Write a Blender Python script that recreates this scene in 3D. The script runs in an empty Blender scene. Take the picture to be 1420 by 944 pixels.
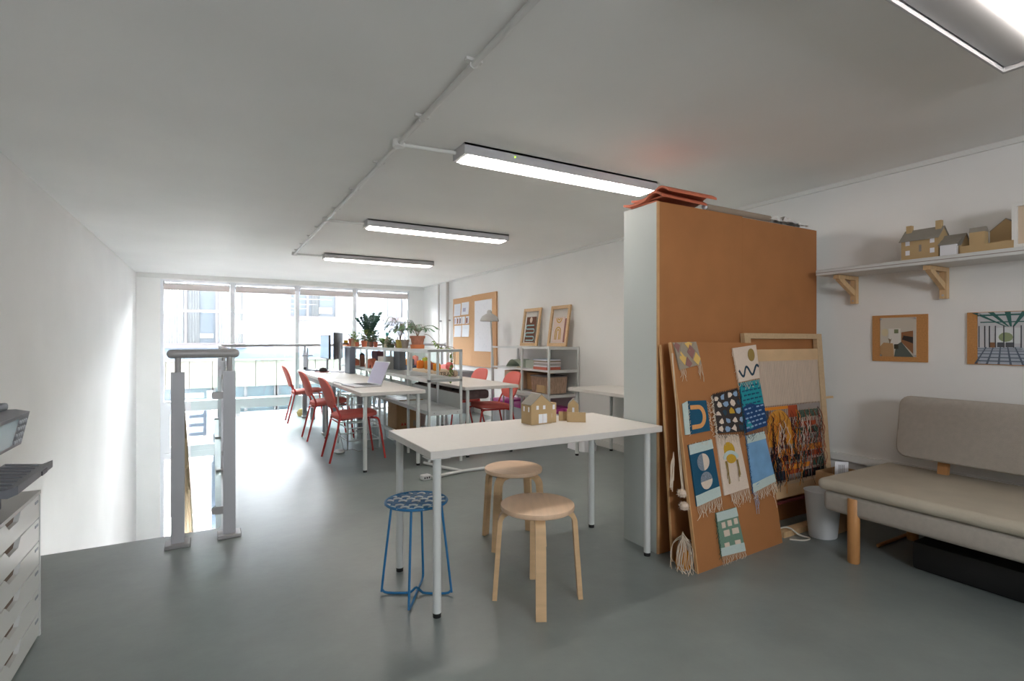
import bpy, bmesh, math, random
from mathutils import Vector, Matrix, Euler
random.seed(11)
S = bpy.context.scene
C = S.collection
PI = math.pi

# ---------------------------------------------------------------- camera, sky, exposure
EYE = 1.22
YAW = math.atan(415 / 725)
cam_d = bpy.data.cameras.new('camera'); cam = bpy.data.objects.new('camera', cam_d); C.objects.link(cam)
cam_d.sensor_width = 36; cam_d.lens = 36 * 725 / 1420; cam_d.clip_start = 0.05; cam_d.clip_end = 200
cam.location = (0, 0, EYE); cam.rotation_euler = (PI / 2, 0, -YAW)
S.camera = cam
SKY = 11.8
EXPOSURE = 2.06
wd = bpy.data.worlds.new('overcast'); S.world = wd; wd.use_nodes = True
bg = wd.node_tree.nodes['Background']; bg.inputs[0].default_value = (0.90, 0.95, 1.0, 1); bg.inputs[1].default_value = SKY
S.view_settings.view_transform = 'Standard'; S.view_settings.look = 'None'
S.view_settings.gamma = 1; S.view_settings.use_curve_mapping = False
S.view_settings.exposure = EXPOSURE
def portal(name, loc, rot, sx, sy):
    l = bpy.data.lights.new(name, 'AREA'); l.shape = 'RECTANGLE'; l.size = sx; l.size_y = sy
    l.cycles.is_portal = True
    o = bpy.data.objects.new(name, l); C.objects.link(o); o.location = loc; o.rotation_euler = rot
portal('sky_portal_front', (1.4, 10.95, 0.0), (-PI / 2, 0, 0), 4.4, 4.6)
portal('sky_portal_rear', (.9, -2.96, 1.65), (PI / 2, 0, 0), 1.3, 1.0)

# ---------------------------------------------------------------- materials
def lin(c):
    c = c / 255
    return c / 12.92 if c <= 0.04045 else ((c + 0.055) / 1.055) ** 2.4
def rgb(r, g, b): return (lin(r), lin(g), lin(b), 1)
MATS = {}
def mat(name, col, rough=0.6, metal=0.0, var=0.0, scale=8.0, bump=0.0, bscale=60.0, stretch=None, emit=None, spec=0.5, wave=None):
    if name in MATS: return MATS[name]
    m = bpy.data.materials.new(name); m.use_nodes = True; nt = m.node_tree; p = nt.nodes['Principled BSDF']
    c = rgb(*col); p.inputs['Base Color'].default_value = c; p.inputs['Roughness'].default_value = rough
    p.inputs['Metallic'].default_value = metal; p.inputs['Specular IOR Level'].default_value = spec
    m.diffuse_color = c
    if var > 0 or bump > 0:
        tc = nt.nodes.new('ShaderNodeTexCoord'); src = tc.outputs['Object']
        if stretch:
            mp = nt.nodes.new('ShaderNodeMapping'); mp.inputs['Scale'].default_value = stretch
            nt.links.new(src, mp.inputs['Vector']); src = mp.outputs['Vector']
    if var > 0:
        n = nt.nodes.new('ShaderNodeTexNoise'); n.inputs['Scale'].default_value = scale; n.inputs['Detail'].default_value = 6
        nt.links.new(src, n.inputs['Vector'])
        r = nt.nodes.new('ShaderNodeValToRGB')
        r.color_ramp.elements[0].position = 0.3; r.color_ramp.elements[1].position = 0.7
        r.color_ramp.elements[0].color = tuple(x * (1 - var) for x in c[:3]) + (1,)
        r.color_ramp.elements[1].color = tuple(min(1, x * (1 + var)) for x in c[:3]) + (1,)
        nt.links.new(n.outputs['Fac'], r.inputs['Fac']); nt.links.new(r.outputs['Color'], p.inputs['Base Color'])
    if bump > 0:
        n2 = nt.nodes.new('ShaderNodeTexNoise'); n2.inputs['Scale'].default_value = bscale; n2.inputs['Detail'].default_value = 4
        nt.links.new(src, n2.inputs['Vector'])
        b = nt.nodes.new('ShaderNodeBump'); b.inputs['Strength'].default_value = bump; b.inputs['Distance'].default_value = 0.01
        nt.links.new(n2.outputs['Fac'], b.inputs['Height']); nt.links.new(b.outputs['Normal'], p.inputs['Normal'])
    if emit:
        p.inputs['Emission Color'].default_value = rgb(*emit[0]); p.inputs['Emission Strength'].default_value = emit[1]
    MATS[name] = m
    return m
def glass_mat(name, tint=(255, 255, 255), refl=1.0):
    m = bpy.data.materials.new(name); m.use_nodes = True; nt = m.node_tree; nt.nodes.clear()
    o = nt.nodes.new('ShaderNodeOutputMaterial'); t = nt.nodes.new('ShaderNodeBsdfTransparent'); g = nt.nodes.new('ShaderNodeBsdfGlossy')
    t.inputs[0].default_value = rgb(*tint); g.inputs['Roughness'].default_value = 0.02
    f = nt.nodes.new('ShaderNodeFresnel'); f.inputs[0].default_value = 1.35; mx = nt.nodes.new('ShaderNodeMixShader')
    nt.links.new(f.outputs[0], mx.inputs[0]); nt.links.new(t.outputs[0], mx.inputs[1]); nt.links.new(g.outputs[0], mx.inputs[2])
    nt.links.new(mx.outputs[0], o.inputs[0])
    return m
def floor_mat():
    m = bpy.data.materials.new('painted_concrete'); m.use_nodes = True; nt = m.node_tree; p = nt.nodes['Principled BSDF']
    tc = nt.nodes.new('ShaderNodeTexCoord')
    n1 = nt.nodes.new('ShaderNodeTexNoise'); n1.inputs['Scale'].default_value = 1.3; n1.inputs['Detail'].default_value = 8; n1.inputs['Roughness'].default_value = 0.65
    n2 = nt.nodes.new('ShaderNodeTexNoise'); n2.inputs['Scale'].default_value = 14; n2.inputs['Detail'].default_value = 5
    for n in (n1, n2): nt.links.new(tc.outputs['Object'], n.inputs['Vector'])
    r1 = nt.nodes.new('ShaderNodeValToRGB'); r1.color_ramp.elements[0].position = 0.32; r1.color_ramp.elements[1].position = 0.68
    r1.color_ramp.elements[0].color = rgb(118, 126, 125); r1.color_ramp.elements[1].color = rgb(138, 146, 143)
    nt.links.new(n1.outputs['Fac'], r1.inputs['Fac']); nt.links.new(r1.outputs['Color'], p.inputs['Base Color'])
    r2 = nt.nodes.new('ShaderNodeMapRange'); r2.inputs['To Min'].default_value = 0.29; r2.inputs['To Max'].default_value = 0.40; p.inputs['Specular IOR Level'].default_value = 0.65
    nt.links.new(n1.outputs['Fac'], r2.inputs['Value']); nt.links.new(r2.outputs[0], p.inputs['Roughness'])
    b = nt.nodes.new('ShaderNodeBump'); b.inputs['Strength'].default_value = 0.12; b.inputs['Distance'].default_value = 0.01
    nt.links.new(n2.outputs['Fac'], b.inputs['Height']); nt.links.new(b.outputs['Normal'], p.inputs['Normal'])
    return m
M_floor = floor_mat()
M_wall = mat('white_wall_paint', (240, 238, 235), 0.75, var=0.03, scale=1.5, bump=0.06, bscale=40)
M_ceil = mat('ceiling_paint', (245, 244, 241), 0.8, var=0.03, scale=1.2, bump=0.05, bscale=50)
M_trim = mat('white_trim_paint', (232, 230, 226), 0.45)
M_upvc = mat('white_window_frame', (236, 237, 240), 0.35)
M_glass = glass_mat('clear_glass')
M_railglass = glass_mat('balustrade_glass', (244, 250, 249))
M_white = mat('white_table_laminate', (222, 217, 211), 0.35, var=0.015, scale=30)
M_wedge = mat('white_table_edge', (208, 208, 208), 0.45)
M_wmetal = mat('white_powder_metal', (216, 218, 216), 0.4)
M_gmetal = mat('grey_powder_metal', (150, 153, 158), 0.4, metal=0.2)
M_steel = mat('brushed_steel', (172, 170, 170), 0.4, metal=0.25)
M_dark = mat('dark_plastic', (48, 50, 54), 0.45)
M_black = mat('black_rubber', (22, 22, 23), 0.6)
M_chest = mat('pale_grey_chest', (228, 230, 228), 0.4)
M_printer = mat('printer_grey', (122, 124, 130), 0.4)
M_printer2 = mat('printer_dark_grey', (82, 84, 92), 0.4)
M_mdf = mat('brown_mdf', (172, 114, 66), 0.75, var=0.06, scale=5, bump=0.05, bscale=200)
M_mdf_edge = mat('mdf_edge', (205, 160, 112), 0.75, var=0.06, scale=20)
M_birch = mat('birch_plywood', (214, 178, 136), 0.5, var=0.08, scale=6, stretch=(1, 1, 6))
M_birchseat = mat('birch_seat', (224, 190, 158), 0.45, var=0.07, scale=5, stretch=(8, 1, 1))
M_pine = mat('pine_wood', (212, 176, 132), 0.55, var=0.1, scale=10, stretch=(6, 6, 1))
M_loomwood = mat('loom_beech', (200, 170, 132), 0.55, var=0.07, scale=10, stretch=(6, 6, 1))
M_beech = mat('beech_leg', (196, 140, 86), 0.5, var=0.07, scale=12, stretch=(6, 6, 1))
M_blue = mat('blue_wire_paint', (24, 108, 158), 0.35)
M_strapb = mat('blue_strap', (26, 100, 150), 0.5)
M_strapw = mat('pale_strap', (196, 208, 214), 0.5)
M_red = mat('coral_upholstery', (226, 112, 100), 0.7, bump=0.05, bscale=300)
M_redmetal = mat('red_painted_steel', (198, 56, 50), 0.4)
M_sofa = mat('grey_beige_wool', (176, 168, 158), 0.9, var=0.05, scale=40, bump=0.25, bscale=350)
M_sofa2 = mat('seat_cover_canvas', (190, 181, 164), 0.9, var=0.06, scale=6, bump=0.2, bscale=300)
M_card = mat('model_card', (188, 160, 118), 0.8, var=0.04, scale=10)
M_cardroof = mat('grey_card_roof', (148, 142, 132), 0.8, var=0.05, scale=30)
M_paper = mat('white_paper', (236, 236, 240), 0.8)
M_cork = mat('cork_board', (196, 140, 84), 0.85, var=0.1, scale=120)
M_pin = mat('pinboard_cork', (214, 168, 124), 0.85, var=0.05, scale=60)
M_cardboard = mat('cardboard', (186, 148, 106), 0.8, var=0.05, scale=12)
M_terra = mat('terracotta', (200, 110, 80), 0.7, var=0.1, scale=20)
M_terra2 = mat('weathered_terracotta', (172, 116, 96), 0.8, var=0.18, scale=25)
M_leaf = mat('leaf_green', (86, 124, 82), 0.5, var=0.15, scale=30)
M_leafd = mat('dark_leaf_green', (62, 98, 82), 0.45, var=0.15, scale=30)
M_leafl = mat('light_leaf_green', (132, 160, 84), 0.5, var=0.15, scale=30)
M_stem = mat('brown_stem', (120, 92, 66), 0.7)
M_string = mat('cotton_string', (216, 200, 180), 0.85)
M_cream = mat('cream_wool', (226, 206, 188), 0.9, var=0.05, scale=120, bump=0.3, bscale=300)
M_mint = mat('pale_mint_wool', (196, 210, 204), 0.9, var=0.04, scale=120, bump=0.3, bscale=300)
M_navy = mat('petrol_wool', (24, 84, 112), 0.9, var=0.08, scale=150, bump=0.3, bscale=300)
M_ochre = mat('ochre_wool', (202, 158, 44), 0.9, var=0.08, scale=150, bump=0.3, bscale=300)
M_peach = mat('peach_wool', (226, 158, 96), 0.9, var=0.08, scale=150, bump=0.3, bscale=300)
M_olive = mat('olive_wool', (150, 124, 66), 0.9)
M_slate = mat('slate_wool', (44, 66, 82), 0.9)
M_speck = mat('speckled_grey_wool', (130, 138, 148), 0.95, var=0.5, scale=260)
M_charcoal = mat('charcoal_wool', (60, 52, 50), 0.95)
M_teal = mat('teal_wool', (26, 142, 152), 0.9, var=0.08, scale=150)
M_deep = mat('deep_blue_wool', (20, 62, 110), 0.9)
M_sky = mat('sky_blue_wool', (118, 162, 200), 0.9, var=0.12, scale=10, bump=0.2, bscale=300)
M_sage = mat('sage_wool', (116, 146, 126), 0.9, var=0.06, scale=100, bump=0.3, bscale=300)
M_palebluew = mat('pale_blue_wool', (142, 168, 198), 0.9)
M_taupe = mat('taupe_wool', (160, 146, 128), 0.9)
M_mauve = mat('mauve_wool', (150, 104, 98), 0.9)
M_butter = mat('butter_wool', (224, 184, 104), 0.9)
M_rust = mat('rust_wool', (168, 72, 36), 0.95)
M_orange = mat('orange_wool', (222, 136, 40), 0.95)
M_maroon = mat('maroon_wool', (98, 30, 28), 0.95)
M_blackw = mat('black_wool', (28, 26, 30), 0.95)
M_greyw = mat('grey_wool', (150, 138, 132), 0.95)
M_dgreen = mat('bottle_green_wool', (48, 76, 62), 0.95)
M_pink = mat('pink_lid_plastic', (196, 72, 152), 0.4)
M_clearbox = mat('frosted_box_plastic', (216, 218, 222), 0.3)
M_wicker = mat('wicker', (178, 150, 130), 0.8, var=0.25, scale=60, stretch=(1, 1, 0.25))
M_bin = mat('white_bin_plastic', (222, 222, 222), 0.4)
M_screen = mat('monitor_screen', (150, 178, 206), 0.2, emit=((176, 202, 228), 0.10))
M_lapscr = mat('laptop_screen', (168, 158, 182), 0.2, emit=((172, 160, 184), 0.03))
M_silver = mat('silver_aluminium', (186, 186, 190), 0.35, metal=0.6)
M_lamp = mat('grey_lamp_enamel', (190, 188, 184), 0.45)
LAMP = 5.2  # glow added to fill the middle of the room; the fixtures look unlit
M_diff = mat('lamp_diffuser', (226, 226, 228), 0.4, emit=((255, 246, 236), LAMP))
M_bulb = mat('lamp_bulb_glass', (226, 226, 228), 0.3)
M_lampbody = mat('lamp_housing', (196, 194, 196), 0.5)
M_conduit = mat('white_conduit', (224, 222, 218), 0.4)

# ---------------------------------------------------------------- mesh builder
class MB:
    def __init__(s): s.v = []; s.f = []; s.m = []; s.sm = []
    def add(s, vs, fs, mi=0, smooth=False):
        o = len(s.v); s.v += [tuple(p) for p in vs]
        for f in fs: s.f.append([i + o for i in f]); s.m.append(mi); s.sm.append(smooth)
        return s
    def box(s, x0, x1, y0, y1, z0, z1, mi=0):
        vs = [(x0,y0,z0),(x1,y0,z0),(x1,y1,z0),(x0,y1,z0),(x0,y0,z1),(x1,y0,z1),(x1,y1,z1),(x0,y1,z1)]
        return s.add(vs, [(3,2,1,0),(4,5,6,7),(0,1,5,4),(1,2,6,5),(2,3,7,6),(3,0,4,7)], mi)
    def obox(s, c, size, R=None, mi=0):
        hx, hy, hz = (q / 2 for q in size); c = Vector(c); R = R or Matrix.Identity(3)
        vs = [c + R @ Vector(p) for p in ((-hx,-hy,-hz),(hx,-hy,-hz),(hx,hy,-hz),(-hx,hy,-hz),(-hx,-hy,hz),(hx,-hy,hz),(hx,hy,hz),(-hx,hy,hz))]
        return s.add(vs, [(3,2,1,0),(4,5,6,7),(0,1,5,4),(1,2,6,5),(2,3,7,6),(3,0,4,7)], mi)
    def beam(s, p0, p1, w, h, mi=0, up=(0, 0, 1)):
        p0 = Vector(p0); p1 = Vector(p1); d = (p1 - p0).normalized(); u = Vector(up)
        if abs(d.dot(u)) > 0.98: u = Vector((0, 1, 0))
        a = d.cross(u).normalized() * w / 2; b = a.cross(d).normalized() * h / 2
        vs = [p0 - a - b, p0 + a - b, p0 + a + b, p0 - a + b, p1 - a - b, p1 + a - b, p1 + a + b, p1 - a + b]
        return s.add(vs, [(3,2,1,0),(4,5,6,7),(0,1,5,4),(1,2,6,5),(2,3,7,6),(3,0,4,7)][0:0] + [(0,1,2,3),(7,6,5,4),(4,5,1,0),(5,6,2,1),(6,7,3,2),(7,4,0,3)], mi)
    def tube(s, pts, r, n=8, closed=False, mi=0, caps=True):
        P = [Vector(p) for p in pts]; k = len(P); rs = r if isinstance(r, (list, tuple)) else [r] * k
        vs = []; prev = None
        for i in range(k):
            if closed: d = P[(i + 1) % k] - P[i - 1]
            else: d = P[min(i + 1, k - 1)] - P[max(i - 1, 0)]
            if d.length < 1e-9: d = Vector((0, 0, 1))
            d.normalize()
            if prev is None:
                u = Vector((0, 0, 1)) if abs(d.z) < 0.9 else Vector((0, 1, 0))
                a = d.cross(u).normalized()
            else:
                a = prev - d * prev.dot(d)
                a = a.normalized() if a.length > 1e-6 else d.orthogonal().normalized()
            prev = a; b = d.cross(a)
            for j in range(n):
                t = 2 * PI * j / n; vs.append(P[i] + (a * math.cos(t) + b * math.sin(t)) * rs[i])
        fs = []
        for i in range(k if closed else k - 1):
            for j in range(n):
                i2 = (i + 1) % k; fs.append((i*n + j, i*n + (j+1) % n, i2*n + (j+1) % n, i2*n + j))
        s.add(vs, fs, mi, True)
        if caps and not closed:
            o = len(s.v) - len(vs)
            s.f.append([o + j for j in range(n)][::-1]); s.m.append(mi); s.sm.append(False)
            s.f.append([o + (k-1)*n + j for j in range(n)]); s.m.append(mi); s.sm.append(False)
        return s
    def cyl(s, c, r, z0, z1, n=20, r1=None, mi=0):
        return s.tube([(c[0], c[1], z0), (c[0], c[1], z1)], [r, r if r1 is None else r1], n, mi=mi)
    def lathe(s, prof, c=(0, 0, 0), n=24, mi=0, sx=1, sy=1):
        vs = []; k = len(prof)
        for (r, z) in prof:
            for j in range(n):
                t = 2*PI*j/n; vs.append((c[0] + r*sx*math.cos(t), c[1] + r*sy*math.sin(t), c[2] + z))
        fs = [(i*n + j, i*n + (j+1) % n, (i+1)*n + (j+1) % n, (i+1)*n + j) for i in range(k-1) for j in range(n)]
        s.add(vs, fs, mi, True); o = len(s.v) - len(vs)
        if prof[0][0] > 1e-5: s.f.append([o + j for j in range(n)][::-1]); s.m.append(mi); s.sm.append(False)
        if prof[-1][0] > 1e-5: s.f.append([o + (k-1)*n + j for j in range(n)]); s.m.append(mi); s.sm.append(False)
        return s
    def prism(s, poly, h0, h1, fn=None, mi=0):
        fn = fn or (lambda a, b, h: (a, b, h)); n = len(poly)
        vs = [fn(a, b, h0) for a, b in poly] + [fn(a, b, h1) for a, b in poly]
        fs = [list(range(n))[::-1], list(range(n, 2*n))] + [(i, (i+1) % n, n + (i+1) % n, n + i) for i in range(n)]
        return s.add(vs, fs, mi)
    def rbox(s, x0, x1, y0, y1, z0, z1, r, seg=3, mi=0, T=None):
        bm = bmesh.new(); bmesh.ops.create_cube(bm, size=1)
        for v in bm.verts: v.co = Vector(((x0+x1)/2 + v.co.x*(x1-x0), (y0+y1)/2 + v.co.y*(y1-y0), (z0+z1)/2 + v.co.z*(z1-z0)))
        r = min(r, (x1-x0)*.49, (y1-y0)*.49, (z1-z0)*.49)
        bmesh.ops.bevel(bm, geom=bm.edges[:], offset=r, segments=seg, profile=0.5, affect='EDGES', clamp_overlap=True)
        bm.verts.index_update()
        vs = [(T(v.co) if T else v.co.copy()) for v in bm.verts]; fs = [[v.index for v in f.verts] for f in bm.faces]
        bm.free(); return s.add(vs, fs, mi, True)
    def build(s, name, mats, parent=None, sharp=40, T=None):
        me = bpy.data.meshes.new(name)
        vs = s.v if T is None else [tuple(T @ Vector(p)) for p in s.v]
        me.from_pydata(vs, [], s.f); me.update()
        mats = mats if isinstance(mats, (list, tuple)) else [mats]
        for m in mats: me.materials.append(m)
        for i, p in enumerate(me.polygons): p.material_index = s.m[i]; p.use_smooth = s.sm[i]
        bm = bmesh.new(); bm.from_mesh(me); bmesh.ops.recalc_face_normals(bm, faces=bm.faces[:]); bm.to_mesh(me); bm.free()
        try: me.set_sharp_from_angle(angle=math.radians(sharp))
        except Exception: pass
        o = bpy.data.objects.new(name, me); C.objects.link(o)
        if parent: o.parent = parent
        return o
def tag(o, label=None, cat=None, group=None, kind=None):
    if label: o['label'] = label
    if cat: o['category'] = cat
    if group: o['group'] = group
    if kind: o['kind'] = kind
    return o
def thing(name, label, cat, loc=(0, 0, 0), rz=0, group=None, mtx=None):
    o = bpy.data.objects.new(name, None); C.objects.link(o); o.empty_display_size = 0.05
    if mtx is not None: o.matrix_world = mtx
    else: o.location = loc; o.rotation_euler = (0, 0, rz)
    return tag(o, label, cat, group)
def struct(name, label=None):
    o = bpy.data.objects.new(name, None); C.objects.link(o); tag(o, label, None, None, 'structure'); return o
def dup(root, loc, rz, label, group=None):
    r = root.copy(); C.objects.link(r); r.location = loc; r.rotation_euler = (0, 0, rz); r['label'] = label
    if group: r['group'] = group
    for ch in root.children:
        c = ch.copy(); C.objects.link(c); c.parent = r
        for g in ch.children:
            d = g.copy(); C.objects.link(d); d.parent = c
    return r
def arc(cx, cy, r, a0, a1, n):
    return [(cx + r*math.cos(a0 + (a1-a0)*i/n), cy + r*math.sin(a0 + (a1-a0)*i/n)) for i in range(n + 1)]
def smooth_path(pts, n=6):
    P = [Vector(p) for p in pts]; out = []
    for i in range(len(P) - 1):
        p0 = P[max(i-1, 0)]; p1 = P[i]; p2 = P[i+1]; p3 = P[min(i+2, len(P)-1)]
        for k in range(n):
            t = k / n
            out.append(0.5*((2*p1) + (p2-p0)*t + (2*p0-5*p1+4*p2-p3)*t*t + (3*p1-p0-3*p2+p3)*t**3))
    out.append(P[-1]); return out

# ================================================================ the room
XL, XR, YB, YF, YW, HC, ZL = -1.10, 3.90, -2.80, 9.40, 10.60, 2.35, -2.60
SX, SY = 0.02, 3.90                       # stairwell: x < SX, y > SY
tag(MB().prism([(XL, YB), (XR, YB), (XR, YF), (SX, YF), (SX, SY), (XL, SY)], -0.22, 0).build('floor', M_floor), 'grey painted concrete floor of the studio', kind='structure')
tag(MB().box(XL - .15, XR + .15, YB - .15, YW + .2, HC, HC + .15).build('ceiling', M_ceil), 'plain off-white ceiling', kind='structure')
tag(MB().box(XL - .15, XL, YB - .15, YW + .2, ZL, HC).build('wall_left', M_wall), 'plain white wall beside the stairwell', kind='structure')
tag(MB().box(XR, XR + .15, YB - .15, YW + .2, ZL, HC).build('wall_right', M_wall), 'white wall behind the sofa and pinboard', kind='structure')
ww = struct('wall_window', 'white piers and header around the tall windows')
MB().box(XL, -.77, YW, YW + .2, ZL, HC).build('pier', M_wall, ww)
MB().box(3.59, XR, YW, YW + .2, ZL, HC).build('pier', M_wall, ww)
MB().box(-.77, 3.59, YW, YW + .2, 2.26, HC).build('header', M_wall, ww)
MB().box(XL, XR, YW - .05, YW, 2.275, HC).build('header_board', M_trim, ww)
# rear wall, behind the camera, with a window added to light the near end
bw = struct('wall_back', 'white wall opposite the tall windows')
wx0, wx1, wz0, wz1 = .30, 1.50, 1.45, 2.08
MB().box(XL, wx0, YB - .15, YB, 0, HC).build('pier', M_wall, bw)
MB().box(wx1, XR, YB - .15, YB, 0, HC).build('pier', M_wall, bw)
MB().box(wx0, wx1, YB - .15, YB, 0, wz0).build('spandrel', M_wall, bw)
MB().box(wx0, wx1, YB - .15, YB, wz1, HC).build('header', M_wall, bw)
w5 = struct('window_5', 'small unseen window added opposite the tall glazing to light the near end')
m = MB()
for x in (wx0, wx0 + .57, wx1 - .06): m.box(x, x + .06, YB - .1, YB - .04, wz0, wz1)
m.box(wx0, wx1, YB - .1, YB - .04, wz0, wz0 + .05); m.box(wx0, wx1, YB - .1, YB - .04, wz1 - .05, wz1)
m.build('frame', M_upvc, w5)
for i in range(2):
    MB().box(wx0 + .05 + i*.57, wx0 + .58 + i*.56, YB - .073, YB - .067, wz0 + .05, wz1 - .05).build('pane', M_glass, w5)
# ceiling edge trims and wall trunking
tag(MB().box(XR - .022, XR, YB, YW, HC - .03, HC).build('trim_1', M_trim), 'slim white trunking along the right ceiling edge', kind='structure')
tag(MB().box(XR - .03, XR, .2, 2.13, .37, .42).build('trim_2', M_trim), 'white trunking low on the wall behind the sofa', kind='structure')
tag(MB().box(XR - .015, XR, 2.46, YF, 0, .07).build('baseboard_right', M_trim), 'low white skirting along the right wall', kind='structure')
# lower storey
tag(MB().box(XL, XR, SY - 1.5, YW + .2, ZL - .1, ZL).build('floor_lower', M_floor), 'floor of the storey below the stairwell', kind='structure')
tag(MB().box(SX, XR, SY - 1.6, SY - 1.5, ZL, -.22).build('wall_lower', M_wall), 'wall of the storey below', kind='structure')
st = struct('staircase', 'stairs dropping from the studio to the storey below')
for i in range(12):
    MB().box(-1.07, -.22, SY + .02 + i*.26, SY + .31 + i*.26, -.2*(i+1) - .05, -.2*(i+1)).build('tread', M_floor, st)
MB().prism([(SY + .02, -.25), (SY + .02, -.6), (SY + 3.0, ZL), (SY + 3.2, ZL), (SY + 3.2, ZL + .15)], -.22, -.19, lambda a, b, h: (h, a, b)).build('stringer', M_trim, st)

# tall windows, four bays
bays = [(-.77, .31), (.31, 1.39), (1.39, 2.46), (2.46, 3.59)]
for i, (a, b) in enumerate(bays):
    w = struct('window_%d' % (i + 1), 'tall white framed window bay, number %d from the left wall' % (i + 1))
    f = .035 if i else .05
    y0, y1 = YW + .03, YW + .10
    MB().box(a, a + f, y0, y1, ZL, 2.26).build('mullion', M_upvc, w)
    MB().box(b - .035, b, y0, y1, ZL, 2.26).build('mullion', M_upvc, w)
    MB().box(a + f, b - .035, y0, y1, 2.22, 2.26).build('head', M_upvc, w)
    MB().box(a + f, b - .035, y0 - .02, y1, .085, .17).build('transom', M_upvc, w)
    MB().box(a + f, b - .035, y0 - .02, y1, -.80, -.70).build('transom', M_upvc, w)
    m = MB(); c0, c1 = a + f, b - .035
    m.box(c0, c0 + .09, y0, y1 - .01, -.70, .085); m.box(c1 - .09, c1, y0, y1 - .01, -.70, .085)
    m.box(c0 + .09, c1 - .09, y0, y1 - .01, .0, .085); m.box(c0 + .09, c1 - .09, y0, y1 - .01, -.70, -.60)
    cs = m.build('casement', M_upvc, w)
    MB().box(c0 + .09, c1 - .09, y0 + .03, y0 + .036, -.60, .0).build('pane', M_glass, cs)
    MB().box(c0, c1, y0 + .03, y0 + .036, .17, 2.22).build('pane', M_glass, w)
    MB().box(c0, c1, y0 + .03, y0 + .036, ZL, -.80).build('pane', M_glass, w)
    bl = thing('roller_blind', ['rolled-up pinkish blind at the top of the window bay nearest the left wall', 'rolled-up pinkish blind over the second window bay from the left', 'rolled-up pinkish blind over the third window bay from the left', 'rolled-up pinkish blind over the window bay nearest the right wall'][i], 'blind', ((a + b)/2, YW, 2.13), 0, 'roller blinds above the tall windows')
    hw = (c1 - c0)/2 - .01
    M_blind = mat('blind_fabric', (226, 214, 210), 0.8); M_blindbar = mat('blind_bar', (206, 190, 184), 0.6)
    MB().tube([(-hw, -.005, .035), (hw, -.005, .035)], .026, 12).build('roll', M_blind, bl)
    MB().box(-hw, hw, -.034, -.030, -.035, .04).build('fabric', M_blind, bl)
    MB().tube([(-hw, -.032, -.04), (hw, -.032, -.04)], .009, 8).build('bottom_bar', M_blindbar, bl)
    for s_ in (-1, 1): MB().box(s_*hw - .006, s_*hw + .006, -.03, .03, .01, .10).build('bracket', M_steel, bl)

# ================================================================ outside
tag(MB().box(-9, 12, YW + .05, YW + .2, HC + .16, 9.0).box(-9, XL - .16, YW + .05, YW + .2, -3.2, HC + .16).box(XR + .16, 12, YW + .05, YW + .2, -3.2, HC + .16).build('wall_facade_added', mat('own_facade_render', (176, 172, 166), .85, var=.04, scale=2)), 'unseen street facade around and above the tall windows, added to shade the street', kind='structure')  # unseen upper facade, added and raised to keep skylight off the building opposite
tag(MB().box(-14, 18, YW + .3, 40, -3.3, -3.2).build('ground', mat('street_paving', (212, 208, 204), 0.8, var=0.1, scale=2)), 'pale street paving outside the windows', kind='structure')
EX = 15.5
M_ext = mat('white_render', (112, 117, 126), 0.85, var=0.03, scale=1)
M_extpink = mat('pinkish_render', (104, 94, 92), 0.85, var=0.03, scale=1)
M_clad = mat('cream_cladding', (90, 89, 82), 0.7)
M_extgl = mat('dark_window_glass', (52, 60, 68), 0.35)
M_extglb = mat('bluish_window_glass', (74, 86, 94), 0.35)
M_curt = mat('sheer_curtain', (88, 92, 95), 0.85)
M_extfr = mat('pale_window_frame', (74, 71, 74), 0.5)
eb = thing('building', 'white rendered building across the street seen through the tall windows', 'building', (0, EX, -3.2))
def E_(z): return z + 3.2
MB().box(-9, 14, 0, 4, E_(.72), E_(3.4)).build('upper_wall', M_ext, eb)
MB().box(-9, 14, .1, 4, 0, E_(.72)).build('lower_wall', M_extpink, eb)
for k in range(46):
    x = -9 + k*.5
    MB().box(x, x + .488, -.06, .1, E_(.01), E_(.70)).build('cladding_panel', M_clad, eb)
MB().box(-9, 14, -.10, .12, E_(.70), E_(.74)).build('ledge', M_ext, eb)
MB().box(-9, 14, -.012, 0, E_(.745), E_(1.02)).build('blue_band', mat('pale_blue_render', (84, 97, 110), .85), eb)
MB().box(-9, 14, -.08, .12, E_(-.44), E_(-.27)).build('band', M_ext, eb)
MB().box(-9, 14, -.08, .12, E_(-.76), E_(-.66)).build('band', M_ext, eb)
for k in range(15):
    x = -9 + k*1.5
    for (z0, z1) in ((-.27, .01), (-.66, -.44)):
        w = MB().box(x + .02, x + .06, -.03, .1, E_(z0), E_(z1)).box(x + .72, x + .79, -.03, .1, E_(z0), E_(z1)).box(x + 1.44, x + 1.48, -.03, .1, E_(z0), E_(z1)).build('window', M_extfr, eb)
        MB().box(x + .06, x + 1.44, .06, .09, E_(z0), E_(z1)).build('pane', M_extglb, w)
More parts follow.
